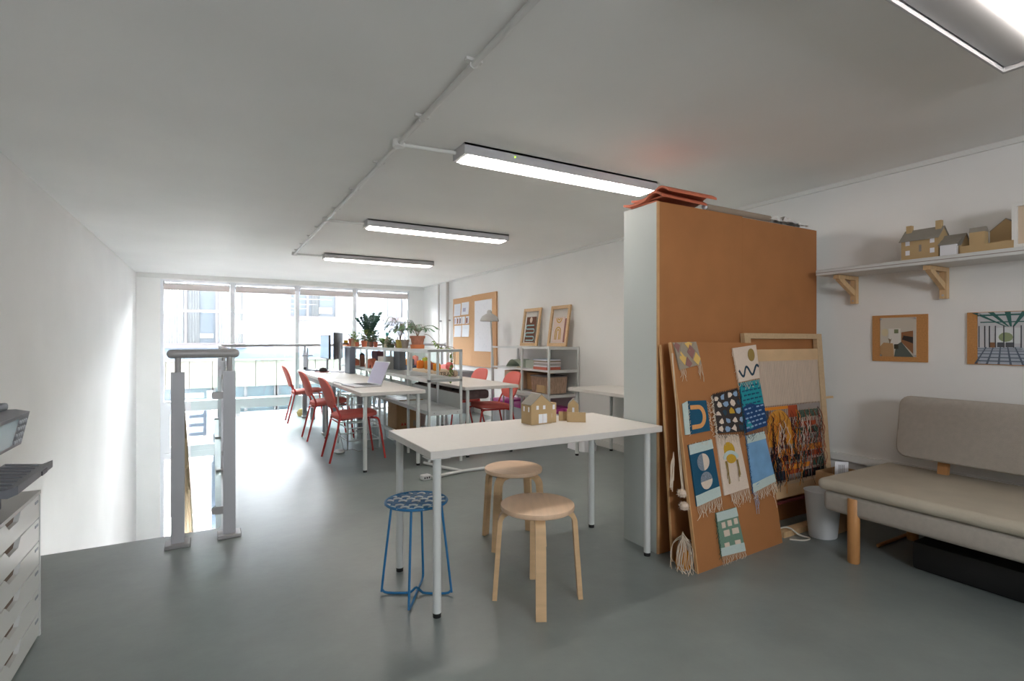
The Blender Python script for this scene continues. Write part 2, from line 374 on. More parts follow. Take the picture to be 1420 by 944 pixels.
def ext_window(x0, x1, z0, z1, divs, curtains, dark):
    m = MB()
    m.box(x0, x1, -.05, .0, E_(z0), E_(z0) + .06); m.box(x0, x1, -.05, .0, E_(z1) - .06, E_(z1))
    for d in [x0] + divs + [x1 - .06]: m.box(d, d + .06, -.05, .0, E_(z0) + .06, E_(z1) - .06)
    w = m.build('window', M_extfr, eb)
    MB().box(x0 + .06, x1 - .06, -.012, -.002, E_(z0) + .06, E_(z1) - .06).build('pane', M_extgl, w)
    MB().box(x0 - .05, x1 + .05, -.11, .0, E_(z0) - .07, E_(z0)).build('sill', M_extfr, w)
    for (c0, c1) in curtains:
        m = MB(); n = 40; vs = []
        for i in range(n + 1):
            x = c0 + (c1 - c0)*i/n; y = -.028 - .012*math.sin(i*1.9)
            vs += [(x, y, E_(z0) + .06), (x, y, E_(z1) - .06)]
        m.add(vs, [(2*i, 2*i+2, 2*i+3, 2*i+1) for i in range(n)], 0, True); m.build('curtain', M_curt, w)
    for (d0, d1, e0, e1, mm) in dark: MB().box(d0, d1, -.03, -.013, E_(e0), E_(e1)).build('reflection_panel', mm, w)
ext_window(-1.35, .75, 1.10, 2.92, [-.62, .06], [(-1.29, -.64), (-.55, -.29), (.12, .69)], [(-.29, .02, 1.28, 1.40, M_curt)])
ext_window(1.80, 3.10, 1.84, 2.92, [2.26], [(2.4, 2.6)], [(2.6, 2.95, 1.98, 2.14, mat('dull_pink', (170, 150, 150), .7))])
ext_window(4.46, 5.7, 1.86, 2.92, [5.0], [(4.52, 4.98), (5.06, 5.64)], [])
tag(MB().tube([(-3, EX - .35, 1.95), (.8, EX - .35, 1.95)], .025, 8).tube([(.8, EX - .35, 1.95), (.8, EX + .0, 1.95)], .025, 8).tube([(-3, EX - .35, 1.95), (-3, EX + .0, 1.95)], .025, 8).build('safety_rail', mat('rusty_rail', (196, 178, 168), .6)), 'thin horizontal rail across the curtained window outside', 'rail')
sg = thing('panel_post', 'dark slate panel on an upright post behind the lower stairwell window', 'post', (.03, 11.6, -3.2))
M_slatep = mat('slate_panel', (54, 62, 76), .5)
MB().box(-.05, .05, -.04, .04, 0, 3.35).build('upright', M_slatep, sg)
MB().box(-.42, .40, -.09, -.04, 2.62, 3.16).build('panel', M_slatep, sg)
MB().tube([(0, -.12, 2.66), (0, -.12, 3.14)], .05, 10).build('bracket', M_silver, sg)

# ================================================================ balustrade
ba = thing('balustrade', 'grey steel balustrade with glass panels around the stairwell and floor edge', 'balustrade', (.09, 3.72, 0))
M_post = mat('grey_post_paint', (190, 191, 196), .4, metal=.1)
M_rail = mat('satin_steel_rail', (176, 174, 174), .4, metal=.15)
def post(x, y, w=.068, d=.05, neck=True):
    p = MB().box(x - w/2, x + w/2, y - d/2, y + d/2, .012, 1.03).build('post', M_post, ba)
    MB().rbox(x - .065, x + .065, y - .06, y + .06, 0, .022, .004, 1).build('base_plate', M_steel, p)
    MB().tube([(x, y, 1.03), (x, y, 1.12)], .016, 10).build('neck', M_rail, p)
post(-.27, -.03); post(0, 0)
YE = YF - .07 - 3.72
for y in (1.9, 3.8, YE): post(0, y, .05, .05)
for x in (1.25, 2.5, 3.70): post(x, YE, .05, .05)
MB().tube(smooth_path([(-.30, -.03, 1.14), (-.27, -.03, 1.14), (-.1, -.015, 1.14), (.0, 0, 1.14), (.03, 0.002, 1.14)], 4), .027, 14).build('handrail', M_rail, ba)
for x in (-.30, .03): MB().lathe([(.027*math.sin(q), -.027*math.cos(q)) for q in [PI*i/8 for i in range(9)]], (x, -.03 if x < 0 else .002, 1.14), 14).build('rail_end', M_rail, ba)
MB().tube([(0, 0, 1.14), (0, YE - .02, 1.14)], .022, 14).build('handrail', M_rail, ba)
MB().tube([(0, YE, 1.14), (3.79, YE, 1.14)], .022, 14).build('handrail', M_rail, ba)
MB().tube([(3.77, YE, 1.14), (3.79, YE, 1.14)], .045, 14).build('wall_rose', M_rail, ba)
def rpanel(fn, a0, a1, z0, z1, r=.02):
    pl = arc(a1 - r, z1 - r, r, 0, PI/2, 4) + arc(a0 + r, z1 - r, r, PI/2, PI, 4) + arc(a0 + r, z0 + r, r, PI, 1.5*PI, 4) + arc(a1 - r, z0 + r, r, 1.5*PI, 2*PI, 4)
    MB().prism(pl, -.004, .004, fn).build('glass_panel', M_railglass, ba)
rpanel(lambda a, b, h: (a, -.005 + h, b), -.205, -.045, .06, 1.0)
for (a, b) in ((.06, 1.84), (1.96, 3.74), (3.86, YE - .06)): rpanel(lambda a, b, h: (h, a, b), a, b, .07, 1.02)
for (a, b) in ((.06, 1.19), (1.31, 2.44), (2.56, 3.64)): rpanel(lambda a, b, h: (a, YE + h, b), a, b, .07, 1.02)
for z in (.17, .88):
    pl = arc(-.075, z, .022, PI/2, 1.5*PI, 8) + [(-.034, z - .022), (-.034, z + .022)]
    MB().prism(pl, -.018, .010, lambda a, b, h: (a, h - .003, b)).build('glass_clip', M_steel, ba)
for z in (.17, .88):
    for y in (.05, 1.87, 1.93, 3.77, 3.83): MB().box(-.02, .016, y - .02, y + .02, z - .02, z + .02).build('glass_clip', M_steel, ba)
sh = thing('stair_handrail', 'sloping timber-topped handrail with slim posts descending the stairwell', 'handrail', (-.18, 3.9, 0))
M_rtim = mat('pale_timber_rail', (206, 178, 142), .5)
MB().tube(smooth_path([(0, -.20, .86), (0, .0, .84), (0, .35, .62), (0, 1.2, -.02), (0, 2.2, -.80), (0, 3.2, -1.6)], 5), .022, 10).build('rail', M_rtim, sh)
MB().tube([(0.03, .1, .40), (0.03, 3.1, -1.95)], .012, 8).build('lower_rail', M_rtim, sh)
for y in (.45, 1.1, 1.75, 2.4, 3.05): MB().box(-.012, .02, y - .02, y + .02, -.78*y - .55, -.78*y + .88).build('post', M_rtim, sh)

# ================================================================ ceiling services
ec = thing('conduit', 'white surface conduit with branches running along the ceiling', 'conduit', (.91, 0, HC))
MB().tube([(0, -2.6, -.022), (0, 7.26, -.022)], .013, 10).build('pipe', M_conduit, ec)
LY = [.66, 2.80, 4.95, 7.12]
for y in LY: 
    j = MB().lathe([(.034, 0), (.034, -.038), (.028, -.042)], (0, y + .08, 0), 18).build('junction_box', M_conduit, ec)
    MB().tube([(.03, y + .08, -.022), (.34, y + .05, -.022)], .012, 10).build('branch_pipe', M_conduit, ec)
for y in (.2, 1.3, 1.9, 2.5, 3.28, 3.95, 4.6, 5.45, 5.95, 6.5, 6.95):
    s_ = MB().box(-.036, .036, y - .011, y + .011, -.012, 0).tube([(-.015, y, -.006), (-.013, y, -.030), (0, y, -.037), (.013, y, -.030), (.015, y, -.006)], .003, 6).build('saddle_clip', M_conduit, ec)
llab = ['large ceiling light with recessed panel overhead nearest the camera', 'long ceiling batten light beside the tall partition', 'middle ceiling batten light, smaller than the one by the partition', 'farthest ceiling batten light, nearest the windows']
for i, y in enumerate(LY):
    L = 1.50; x0 = 1.245
    t = thing('ceiling_light', llab[i], 'ceiling light', (x0, y, HC), 0, 'ceiling lights')
    hw = .18 if i == 0 else .085; hh = .065
    m = MB(); m.box(0, L, -hw, -hw + .008, -hh, 0); m.box(0, L, hw - .008, hw, -hh, 0); m.box(0, L, -hw, hw, -.012, 0)
    m.box(0, .02, -hw + .008, hw - .008, -hh, -.012); m.box(L - .02, L, -hw + .008, hw - .008, -hh, -.012)
    m.build('housing', M_lampbody, t)
    if i == 0:
        MB().box(.03, L - .03, -hw + .015, hw - .015, -.05, -.04).build('reflector', mat('lamp_reflector', (170, 170, 172), .5), t)
        MB().rbox(.05, L - .05, -.03, .03, -.068, -.05, .008, 2).build('diffuser', M_diff, t)
    else:
        MB().rbox(.03, L - .03, -hw + .018, hw - .018, -hh - .012, -.02, .01, 2).build('diffuser', M_diff, t)
        if i == 1: MB().tube([(.33, -hw - .003, -.03), (.33, -hw, -.03)], .005, 8).build('indicator', mat('green_led', (150, 210, 40), .4, emit=((150, 220, 40), 1.0)), t)
# pipes in the far right corner
for (y, r, lab) in ((9.18, .028, 'thicker white pipe running down the right wall beside the pinboard'), (9.62, .018, 'thinner white pipe running down the right wall near the windows')):
    p = thing('wall_pipe', lab, 'pipe', (XR - .05, y, 0))
    MB().tube([(0, 0, .0 if y < YF else -.22), (0, 0, HC - .03)], r, 12).build('pipe', mat('pipe_paint', (206, 200, 194), .45), p)
    for z in (.5, 1.6): MB().box(.0, .05, -.035, .035, z - .012, z + .012).build('pipe_clip', M_steel, p)

# ================================================================ tables
def table(label, x0, x1, y0, y1, h, legs, group, r=.019, th=.034, name='table'):
    t = thing(name, label, 'table', (x0, y0, 0), 0, group)
    MB().rbox(0, x1 - x0, 0, y1 - y0, h - th, h, .0025, 1).build('tabletop', M_white, t)
    for (lx, ly) in legs:
        lg = MB().cyl((lx - x0, ly - y0), r, .02, h - th, 18).build('leg', M_wmetal, t)
        MB().cyl((lx - x0, ly - y0), r*.95, 0, .02, 16).build('foot', M_black, lg)
        MB().box(lx - x0 - .05, lx - x0 + .05, ly - y0 - .035, ly - y0 + .05, h - th - .004, h - th - .0005).build('leg_plate', M_wmetal, lg)
    return t
TG = 'white laminate tables'
table('white table in the foreground with stools tucked under it', .815, 2.195, 2.13, 2.755, .74, [(.86, 2.17), (.86, 2.70), (2.14, 2.195), (2.15, 2.71)], TG)
table('white desk holding the open laptop beside the red chairs', 1.175, 1.80, 4.835, 6.86, .74, [(1.225, 4.88), (1.745, 4.90), (1.225, 6.80), (1.745, 6.80)], TG)
table('white desk in front of the coral chairs near the pinboard', 2.26, 2.90, 4.92, 6.90, .74, [(2.315, 4.98), (2.85, 5.0), (2.315, 6.84), (2.85, 6.84)], TG)
table('white desk carrying the yarn sack near the windows', 2.26, 2.90, 6.92, 8.92, .74, [(2.315, 6.98), (2.85, 6.98), (2.315, 8.86), (2.85, 8.86)], TG)
table('white table against the right wall half hidden by the partition', 3.30, 3.885, 2.90, 4.56, .72, [(3.36, 4.48), (3.83, 4.48), (3.36, 2.98), (3.83, 2.98)], TG)
# sit-stand desk at the far end
t = thing('standing_desk', 'white sit-stand desk with grey lifting columns near the windows', 'desk', (1.175, 6.88, 0))
MB().rbox(0, .625, 0, 2.16, .706, .74, .0025, 1).build('tabletop', M_white, t)
for y in (.2, 1.95):
    c = MB().box(.06, .12, y - .04, y + .04, .03, .70).build('column', M_gmetal, t)
    MB().rbox(.045, .135, y - .055, y + .055, 0, .035, .01, 1).build('column_foot', M_wmetal, c)
    c = MB().box(.50, .56, y - .04, y + .04, .03, .70).build('column', M_gmetal, t)
    MB().rbox(.485, .575, y - .055, y + .055, 0, .035, .01, 1).build('column_foot', M_wmetal, c)
MB().box(.08, .10, .24, 1.91, .62, .69).build('beam', M_gmetal, t)
MB().box(.52, .54, .24, 1.91, .62, .69).build('beam', M_gmetal, t)
# under-desk rack
t = thing('metal_rack', 'white tubular rack with rungs beneath the laptop desk', 'rack', (1.30, 5.95, 0))
for x in (0, .36):
    for y in (0, .5): MB().tube([(x, y, .0), (x, y, .62)], .011, 8).build('upright', M_wmetal, t)
for z in (.10, .24, .30, .44, .60):
    m = MB()
    for y in (0, .5): m.tube([(0, y, z), (.36, y, z)], .007, 6)
    for x in (0, .36): m.tube([(x, 0, z), (x, .5, z)], .007, 6)
    m.build('rung', M_wmetal, t)
for k in range(9): MB().tube([(.04 + k*.035, 0, .12), (.04 + k*.035, 0, .60)], .003, 5).build('wire', M_steel, t)

# ================================================================ chairs
def chair():
    t = thing('dining_chair', '', 'chair')
    m = MB(); n = 28; k = 6                                     # seat cushion: rounded trapezoid
    def seat_ring(sc, z):
        out = []
        for j in range(n):
            a = 2*PI*j/n; cx, sy = math.cos(a), math.sin(a)
            x = .215*math.copysign(abs(cx)**.55, cx); y = (.205 + .012*cx)*math.copysign(abs(sy)**.55, sy)
            out.append((x*sc + .01, y*sc, z + .012*cx))
        return out
    rings = [(.90, .435), (.985, .440), (1, .455), (.985, .472), (.9, .483), (.6, .488), (.2, .486)]
    vs = []
    for sc, z in rings: vs += seat_ring(sc, z)
    fs = [(i*n + j, i*n + (j+1) % n, (i+1)*n + (j+1) % n, (i+1)*n + j) for i in range(len(rings)-1) for j in range(n)]
    fs += [list(range(n))[::-1], list(range((len(rings)-1)*n, len(rings)*n))]
    m.add(vs, fs, 0, True); m.build('seat', M_red, t)
    def back_pt(a, b, d):                                        # a across, b up, d thickness; leaning and curved
        z = .69 + b*.155; x = -.225 - .10*(b*.5 + .5)**1.2 + .22*(a*.205)**2*3.0 + d
        return (x, a*.205, z)
    m = MB(); vs = []; NB = 28; RR = [(1, -.004), (1.0, -.014), (.93, -.020), (.5, -.022), (.15, -.022)]
    shape = []
    for j in range(NB):
        q = 2*PI*j/NB; ca, sb = math.cos(q), math.sin(q)
        shape.append((math.copysign(abs(ca)**.62, ca)*(1 if sb > 0 else 1 - .10*abs(sb)), math.copysign(abs(sb)**.75, sb)))
    order = [(.15, .012), (.5, .012), (.93, .010), (1, .004)] + RR
    for sc, d in order: vs += [back_pt(a*sc, b*sc, d) for a, b in shape]
    k = len(order)
    fs = [(i*NB + j, i*NB + (j+1) % NB, (i+1)*NB + (j+1) % NB, (i+1)*NB + j) for i in range(k-1) for j in range(NB)]
    fs += [list(range(NB))[::-1], list(range((k-1)*NB, k*NB))]
    m.add(vs, fs, 0, True); m.build('backrest', M_red, t)
    for s_ in (-1, 1):
        MB().tube(smooth_path([(-.275, s_*.185, .006), (-.215, s_*.180, .25), (-.178, s_*.172, .42), (-.172, s_*.165, .47), (-.20, s_*.155, .54), (-.245, s_*.15, .62)], 4), .0105, 10).build('leg', M_redmetal, t)
        MB().tube(smooth_path([(.275, s_*.215, .006), (.225, s_*.20, .34), (.205, s_*.195, .415), (.165, s_*.19, .43)], 4), .0105, 10).build('leg', M_redmetal, t)
    MB().tube([(-.178, -.172, .425), (.165, -.19, .428), (.165, .19, .428), (-.178, .172, .425)], .009, 8, closed=True).build('seat_frame', M_redmetal, t)
    MB().tube([(-.185, -.172, .40), (-.185, .172, .40)], .008, 8).build('stretcher', M_redmetal, t)
    return t
CG = 'coral red upholstered chairs'
c0 = chair(); c0.location = (1.27, 5.56, 0); tag(c0, 'coral red chair at the laptop desk, nearest of the left row', 'chair', CG); c0.rotation_euler = (0, 0, .03)
dup(c0, (1.255, 6.86, 0), .02, 'middle coral red chair of the left row of three')
dup(c0, (1.23, 8.44, 0), -.03, 'coral red chair of the left row nearest the windows')
dup(c0, (2.87, 5.50, 0), PI - .05, 'coral red chair by the pinboard side, nearest the wall shelves')
dup(c0, (2.87, 6.36, 0), PI + .04, 'second coral red chair by the pinboard side, partly behind the near one')
dup(c0, (2.87, 7.70, 0), PI, 'coral red chair mostly hidden behind the yarn sack')

# ================================================================ stools
def wood_stool(loc, rz, label):
    t = thing('wooden_stool', label, 'stool', (loc[0], loc[1], 0), rz, 'round birch stools')
    MB().lathe([(0, .452), (.165, .452), (.174, .448), (.176, .44), (.174, .428), (.168, .424), (0, .424)], n=40).build('seat', M_birchseat, t)
    for k in range(4):
        a = k*PI/2; ca, sa = math.cos(a), math.sin(a)
        prof = [(.05, .413), (.125, .413)] + [(.125 + .052*math.sin(q), .361 + .052*math.cos(q)) for q in [i*PI/2/8*.97 for i in range(1, 9)]] + [(.202, .01), (.203, 0)]
        m = MB(); vs = []; n = len(prof)
        for i, (r, z) in enumerate(prof):
            p0 = prof[max(i-1, 0)]; p1 = prof[min(i+1, n-1)]; d = Vector((p1[0]-p0[0], p1[1]-p0[1])).normalized(); nx, nz = -d.y*.011, d.x*.011
            for (w, e) in ((-.023, 1), (.023, 1), (.023, -1), (-.023, -1)):
                rr = r + e*nx; zz = max(0, z + e*nz); vs.append((rr*ca - w*sa, rr*sa + w*ca, zz))
        fs = [(i*4 + j, i*4 + (j+1) % 4, (i+1)*4 + (j+1) % 4, (i+1)*4 + j) for i in range(n-1) for j in range(4)] + [(3, 2, 1, 0), tuple((n-1)*4 + j for j in range(4))]
        m.add(vs, fs, 0, True); m.build('leg', M_birch, t)
    return t
wood_stool((1.335, 2.09), math.radians(-28), 'round birch stool standing in front of the table')
wood_stool((1.59, 2.76), math.radians(30), 'round birch stool standing behind the foreground table')
t = thing('wire_stool', 'blue wire stool with woven blue and white seat under the table corner', 'stool', (.85, 2.41, 0), math.radians(-31))
MB().tube([(.145*math.cos(a), .145*math.sin(a), .45) for a in [2*PI*i/36 for i in range(36)]], .0065, 8, closed=True).build('seat_ring', M_blue, t)
for rot, hump in ((0, True), (PI/2, False)):
    pts = [(.118, 0, .447), (.165, 0, .05), (.163, 0, .02), (.14, 0, .007)]
    pts += [(.045, 0, .007), (.022, 0, .016), (0, 0, .034), (-.022, 0, .016), (-.045, 0, .007)] if hump else [(.05, 0, .007), (0, 0, .008), (-.05, 0, .007)]
    pts += [(-.14, 0, .007), (-.163, 0, .02), (-.165, 0, .05), (-.118, 0, .447)]
    R = Matrix.Rotation(rot, 3, 'Z')
    MB().tube([R @ p for p in smooth_path(pts, 3)], .0058, 8).build('leg_loop', M_blue, t)
NS = 9
for ax in (0, 1):
    for k in range(NS):
        u = -.128 + .256*k/(NS - 1); half = math.sqrt(max(.143**2 - u*u, 0.0004)); nn = 27; vs = []
        for i in range(nn + 1):
            w = -half + 2*half*i/nn; z = .450 + .003*math.cos(PI*(w + .128)/.032 + (PI if (k + ax) % 2 else 0))*(1 if ax else 1)
            for e in (-1, 1): vs.append(((w, u + e*.0105, z) if ax == 0 else (u + e*.0105, w, z)))
        n2 = len(vs); vs += [(x, y, z - .0014) for x, y, z in vs]
        fs = [(2*i, 2*i+1, 2*i+3, 2*i+2) for i in range(nn)] + [(n2+2*i+2, n2+2*i+3, n2+2*i+1, n2+2*i) for i in range(nn)]
        fs += [(2*i, 2*i+2, n2+2*i+2, n2+2*i) for i in range(nn)] + [(2*i+3, 2*i+1, n2+2*i+1, n2+2*i+3) for i in range(nn)]
        MB().add(vs, fs, 0, True).build('woven_strap', M_strapb if (ax or k % 4 == 3) else M_strapw, t)

# ================================================================ plan chest and printer
t = thing('drawer_chest', 'pale grey drawer chest with slot handles at the left edge', 'drawers', (-.62, 2.86, 0), 0)
CH = .60; YN = -1.05
MB().box(-.47, -.02, YN, -.014, .0, CH - .014).build('body', M_chest, t)
MB().box(-.47, .0, YN - .02, 0, CH - .014, CH).build('top', mat('chest_top', (176, 176, 174), .35), t)
MB().box(-.47, .0, -.014, .0, 0, CH - .014).build('side_panel', M_chest, t)
zz = [.586, .490, .394, .298, .200, .102, .008]
for k in range(6):
    z1, z0 = zz[k] - .003, zz[k+1] + .003
    # drawer front with a sloped slot cut from its top edge
    pl = [(YN + .01, z0), (-.02, z0), (-.02, z1), (-.255, z1), (-.285, z1 - .030), (-.385, z1 - .030), (-.425, z1), (YN + .01, z1)]
    d = MB().prism(pl, -.02, -.002, lambda a, b, h: (h, a, b)).build('drawer', M_chest, t)
    MB().box(-.0195, -.017, -.425, -.255, z1 - .032, z1).build('slot_shade_sheet', mat('slot_shade', (120, 104, 92), .8), d)  # dark sheet behind the slot; the recess shade is put into its colour
    MB().box(-.002, -.0005, -.075, -.035, z1 - .026, z1 - .016).build('label_mark', mat('label_grey', (150, 160, 170), .4), d)
t = thing('printer', 'grey multifunction printer with open paper tray on the drawer chest', 'printer', (-.62, 2.55, CH))
MB().rbox(-.44, -.05, -.52, .04, 0.0, .075, .008, 2).build('base', M_printer2, t)
MB().rbox(-.44, -.08, -.52, .04, .075, .235, .008, 2).build('body', M_printer, t)
pn = MB().prism([(.0, .235), (.025, .355), (-.015, .365), (-.09, .365), (-.09, .235)], -.53, .05, lambda a, b, h: (a, h, b)).build('control_panel', M_printer, t)
def pnl(a, b): return (.0005 + .025*(b - .235)/.12 + .0015, a, b)
MB().add([pnl(-.33, .248), pnl(-.075, .248), pnl(-.075, .342), pnl(-.33, .342)], [(0, 1, 2, 3)]).build('display', mat('printer_display', (170, 196, 204), .15), pn)
for i in range(4):
    for j in range(4):
        y = -.052 + j*.022; z = .255 + i*.024
        b0 = pnl(y, z)
        MB().rbox(b0[0] - .004, b0[0] + .004, y - .007, y + .007, z - .007, z + .007, .003, 1).build('button', mat('printer_button', (172, 176, 182), .4), pn)
MB().rbox(-.44, -.03, -.53, .035, .365, .392, .008, 2).build('scanner_lid', M_printer2, t)
tr = MB().prism([(-.08, .118), (.035, .100), (.062, .112), (.062, .140), (.03, .128), (-.08, .141)], -.24, .19, lambda a, b, h: (a, h, b)).build('paper_tray', M_printer, t)
for k in range(8): MB().beam((-.07, -.21 + k*.052, .1425), (.028, -.21 + k*.052, .1305), .004, .004).build('tray_rib', M_printer, tr)
MB().box(.052, .065, .03, .10, .112, .128).build('tray_grip', M_printer2, tr)

# ================================================================ partition cabinet with MDF face
PX0, PX1, PY0, PY1, PH = 2.205, 3.768, 2.175, 2.46, 2.015
t = thing('partition_cabinet', 'tall partition with white end panel and brown fibreboard face', 'partition', (PX0, PY0, 0))
M_pwhite = mat('partition_white', (196, 202, 200), .45)
MB().box(0, .018, .012, PY1 - PY0, 0, PH).build('side_panel', M_pwhite, t)
MB().box(PX1 - PX0 - .018, PX1 - PX0, .012, PY1 - PY0, 0, PH).build('side_panel', M_pwhite, t)
MB().box(.018, PX1 - PX0 - .018, .012, PY1 - PY0, PH - .02, PH).build('top_panel', M_pwhite, t)
MB().box(.018, PX1 - PX0 - .018, PY1 - PY0 - .018, PY1 - PY0, 0, PH - .02).build('back_panel', M_pwhite, t)
MB().box(0, .012, 0, .012, 0, PH).build('edge_strip', M_mdf_edge, t)
MB().box(.012, .742, 0, .012, 0, PH).build('fibreboard_sheet', M_mdf, t)
MB().box(.7425, PX1 - PX0, 0, .012, 0, PH - .006).build('fibreboard_sheet', M_mdf, t)
# things on top
def roof_tile(loc, rz, label, tilt=0):
    m = MB(); n = 24; L = .40; vs = []
    for i in range(n + 1):
        a = i/n; y = -.15 + .30*a
        z = .020 + (.030*math.sin(PI*min(1, a/.42)) if a < .42 else -.012*math.sin(PI*(a - .42)/.58))
        for x in (-L/2, L/2): vs += [(x, y, z), (x, y, z + .013)]
    fs = []
    for i in range(n):
        o = 4*i; q = 4*(i+1)
        fs += [(o+1, q+1, q+3, o+3), (o, o+2, q+2, q), (o, q, q+1, o+1), (o+2, o+3, q+3, q+2)]
    fs += [(0, 1, 3, 2), (4*n, 4*n+2, 4*n+3, 4*n+1)]
    m.add(vs, fs, 0, True)
    t = thing('roof_tile', label, 'roof tile', loc, rz, 'clay roof tiles on the partition')
    m.build('tile', M_terra, t); MB().box(-L/2 + .01, -L/2 + .03, -.10, .10, .0, .009).build('nib', M_terra, t)
    return t
roof_tile((2.39, 2.30, PH), .06, 'lower curved clay roof tile lying on the partition')
roof_tile((2.41, 2.25, PH + .022), .0, 'upper curved clay roof tile stacked on another atop the partition')
t = thing('cardboard_tube', 'long brown paper tube lying along the top of the partition', 'tube', (2.62, 2.19, PH + .021))
MB().tube([(0, 0, 0), (.62, .0, 0)], .021, 14).build('tube', mat('grey_brown_paper', (160, 142, 126), .8), t)
MB().tube([(-.02, 0, 0), (.0, 0, 0)], .014, 12).build('end_roll', M_paper, t)
m = MB(); random.seed(5); vs = []; nx, ny = 16, 6
for i in range(nx + 1):
    for j in range(ny + 1): vs.append((i*.42/nx, j*.12/ny, .004 + random.random()*.06*(math.sin(PI*i/nx)*.6 + .5)*math.sin(PI*(j+.5)/(ny+1))))
m.add(vs, [(i*(ny+1)+j, (i+1)*(ny+1)+j, (i+1)*(ny+1)+j+1, i*(ny+1)+j+1) for i in range(nx) for j in range(ny)], 0, False)
o = m.build('plastic_wrap', mat('crumpled_film', (238, 234, 230), .4)); o.location = (3.22, 2.155, PH); tag(o, 'crumpled translucent plastic film on the far end of the partition top', 'film')

# ================================================================ leaning boards and tapestries
def leaning(name, label, x0, w, y_base, y_top, h, th, yaw=0.0):
    b = Vector((0, y_top - y_base, 0)); L = h
    s = (y_top - y_base)/h; B = Vector((0, s, math.sqrt(1 - s*s))); A = Vector((1, yaw, 0)); A = (A - B*A.dot(B)).normalized(); N = A.cross(B)
    M = Matrix(((A.x, B.x, N.x, x0), (A.y, B.y, N.y, y_base), (A.z, B.z, N.z, 0), (0, 0, 0, 1)))
    return M
MFB = leaning('', '', 2.206, .84, 1.888, 2.075, 1.222, .018, .05)
t = thing('leaning_board', 'front leaning fibreboard hung with small tapestries', 'board', mtx=MFB)
MB().box(0, .78, 0, 1.225, -.018, -.0005).build('sheet', M_mdf, t)
MB().box(-.006, 0, 0, 1.225, -.018, 0).build('edge_band', M_mdf_edge, t)
MB2 = leaning('', '', 2.206, .84, 2.06, 2.150, 1.20, .014, .0)
t = thing('leaning_board', 'second leaning fibreboard sandwiched behind the tapestry board', 'board', mtx=MB2)
MB().box(0, .68, 0, 1.20, -.012, -.0005).build('sheet', M_mdf, t)
MB().box(-.008, 0, 0, 1.20, -.012, 0).build('edge_band', M_mdf_edge, t)

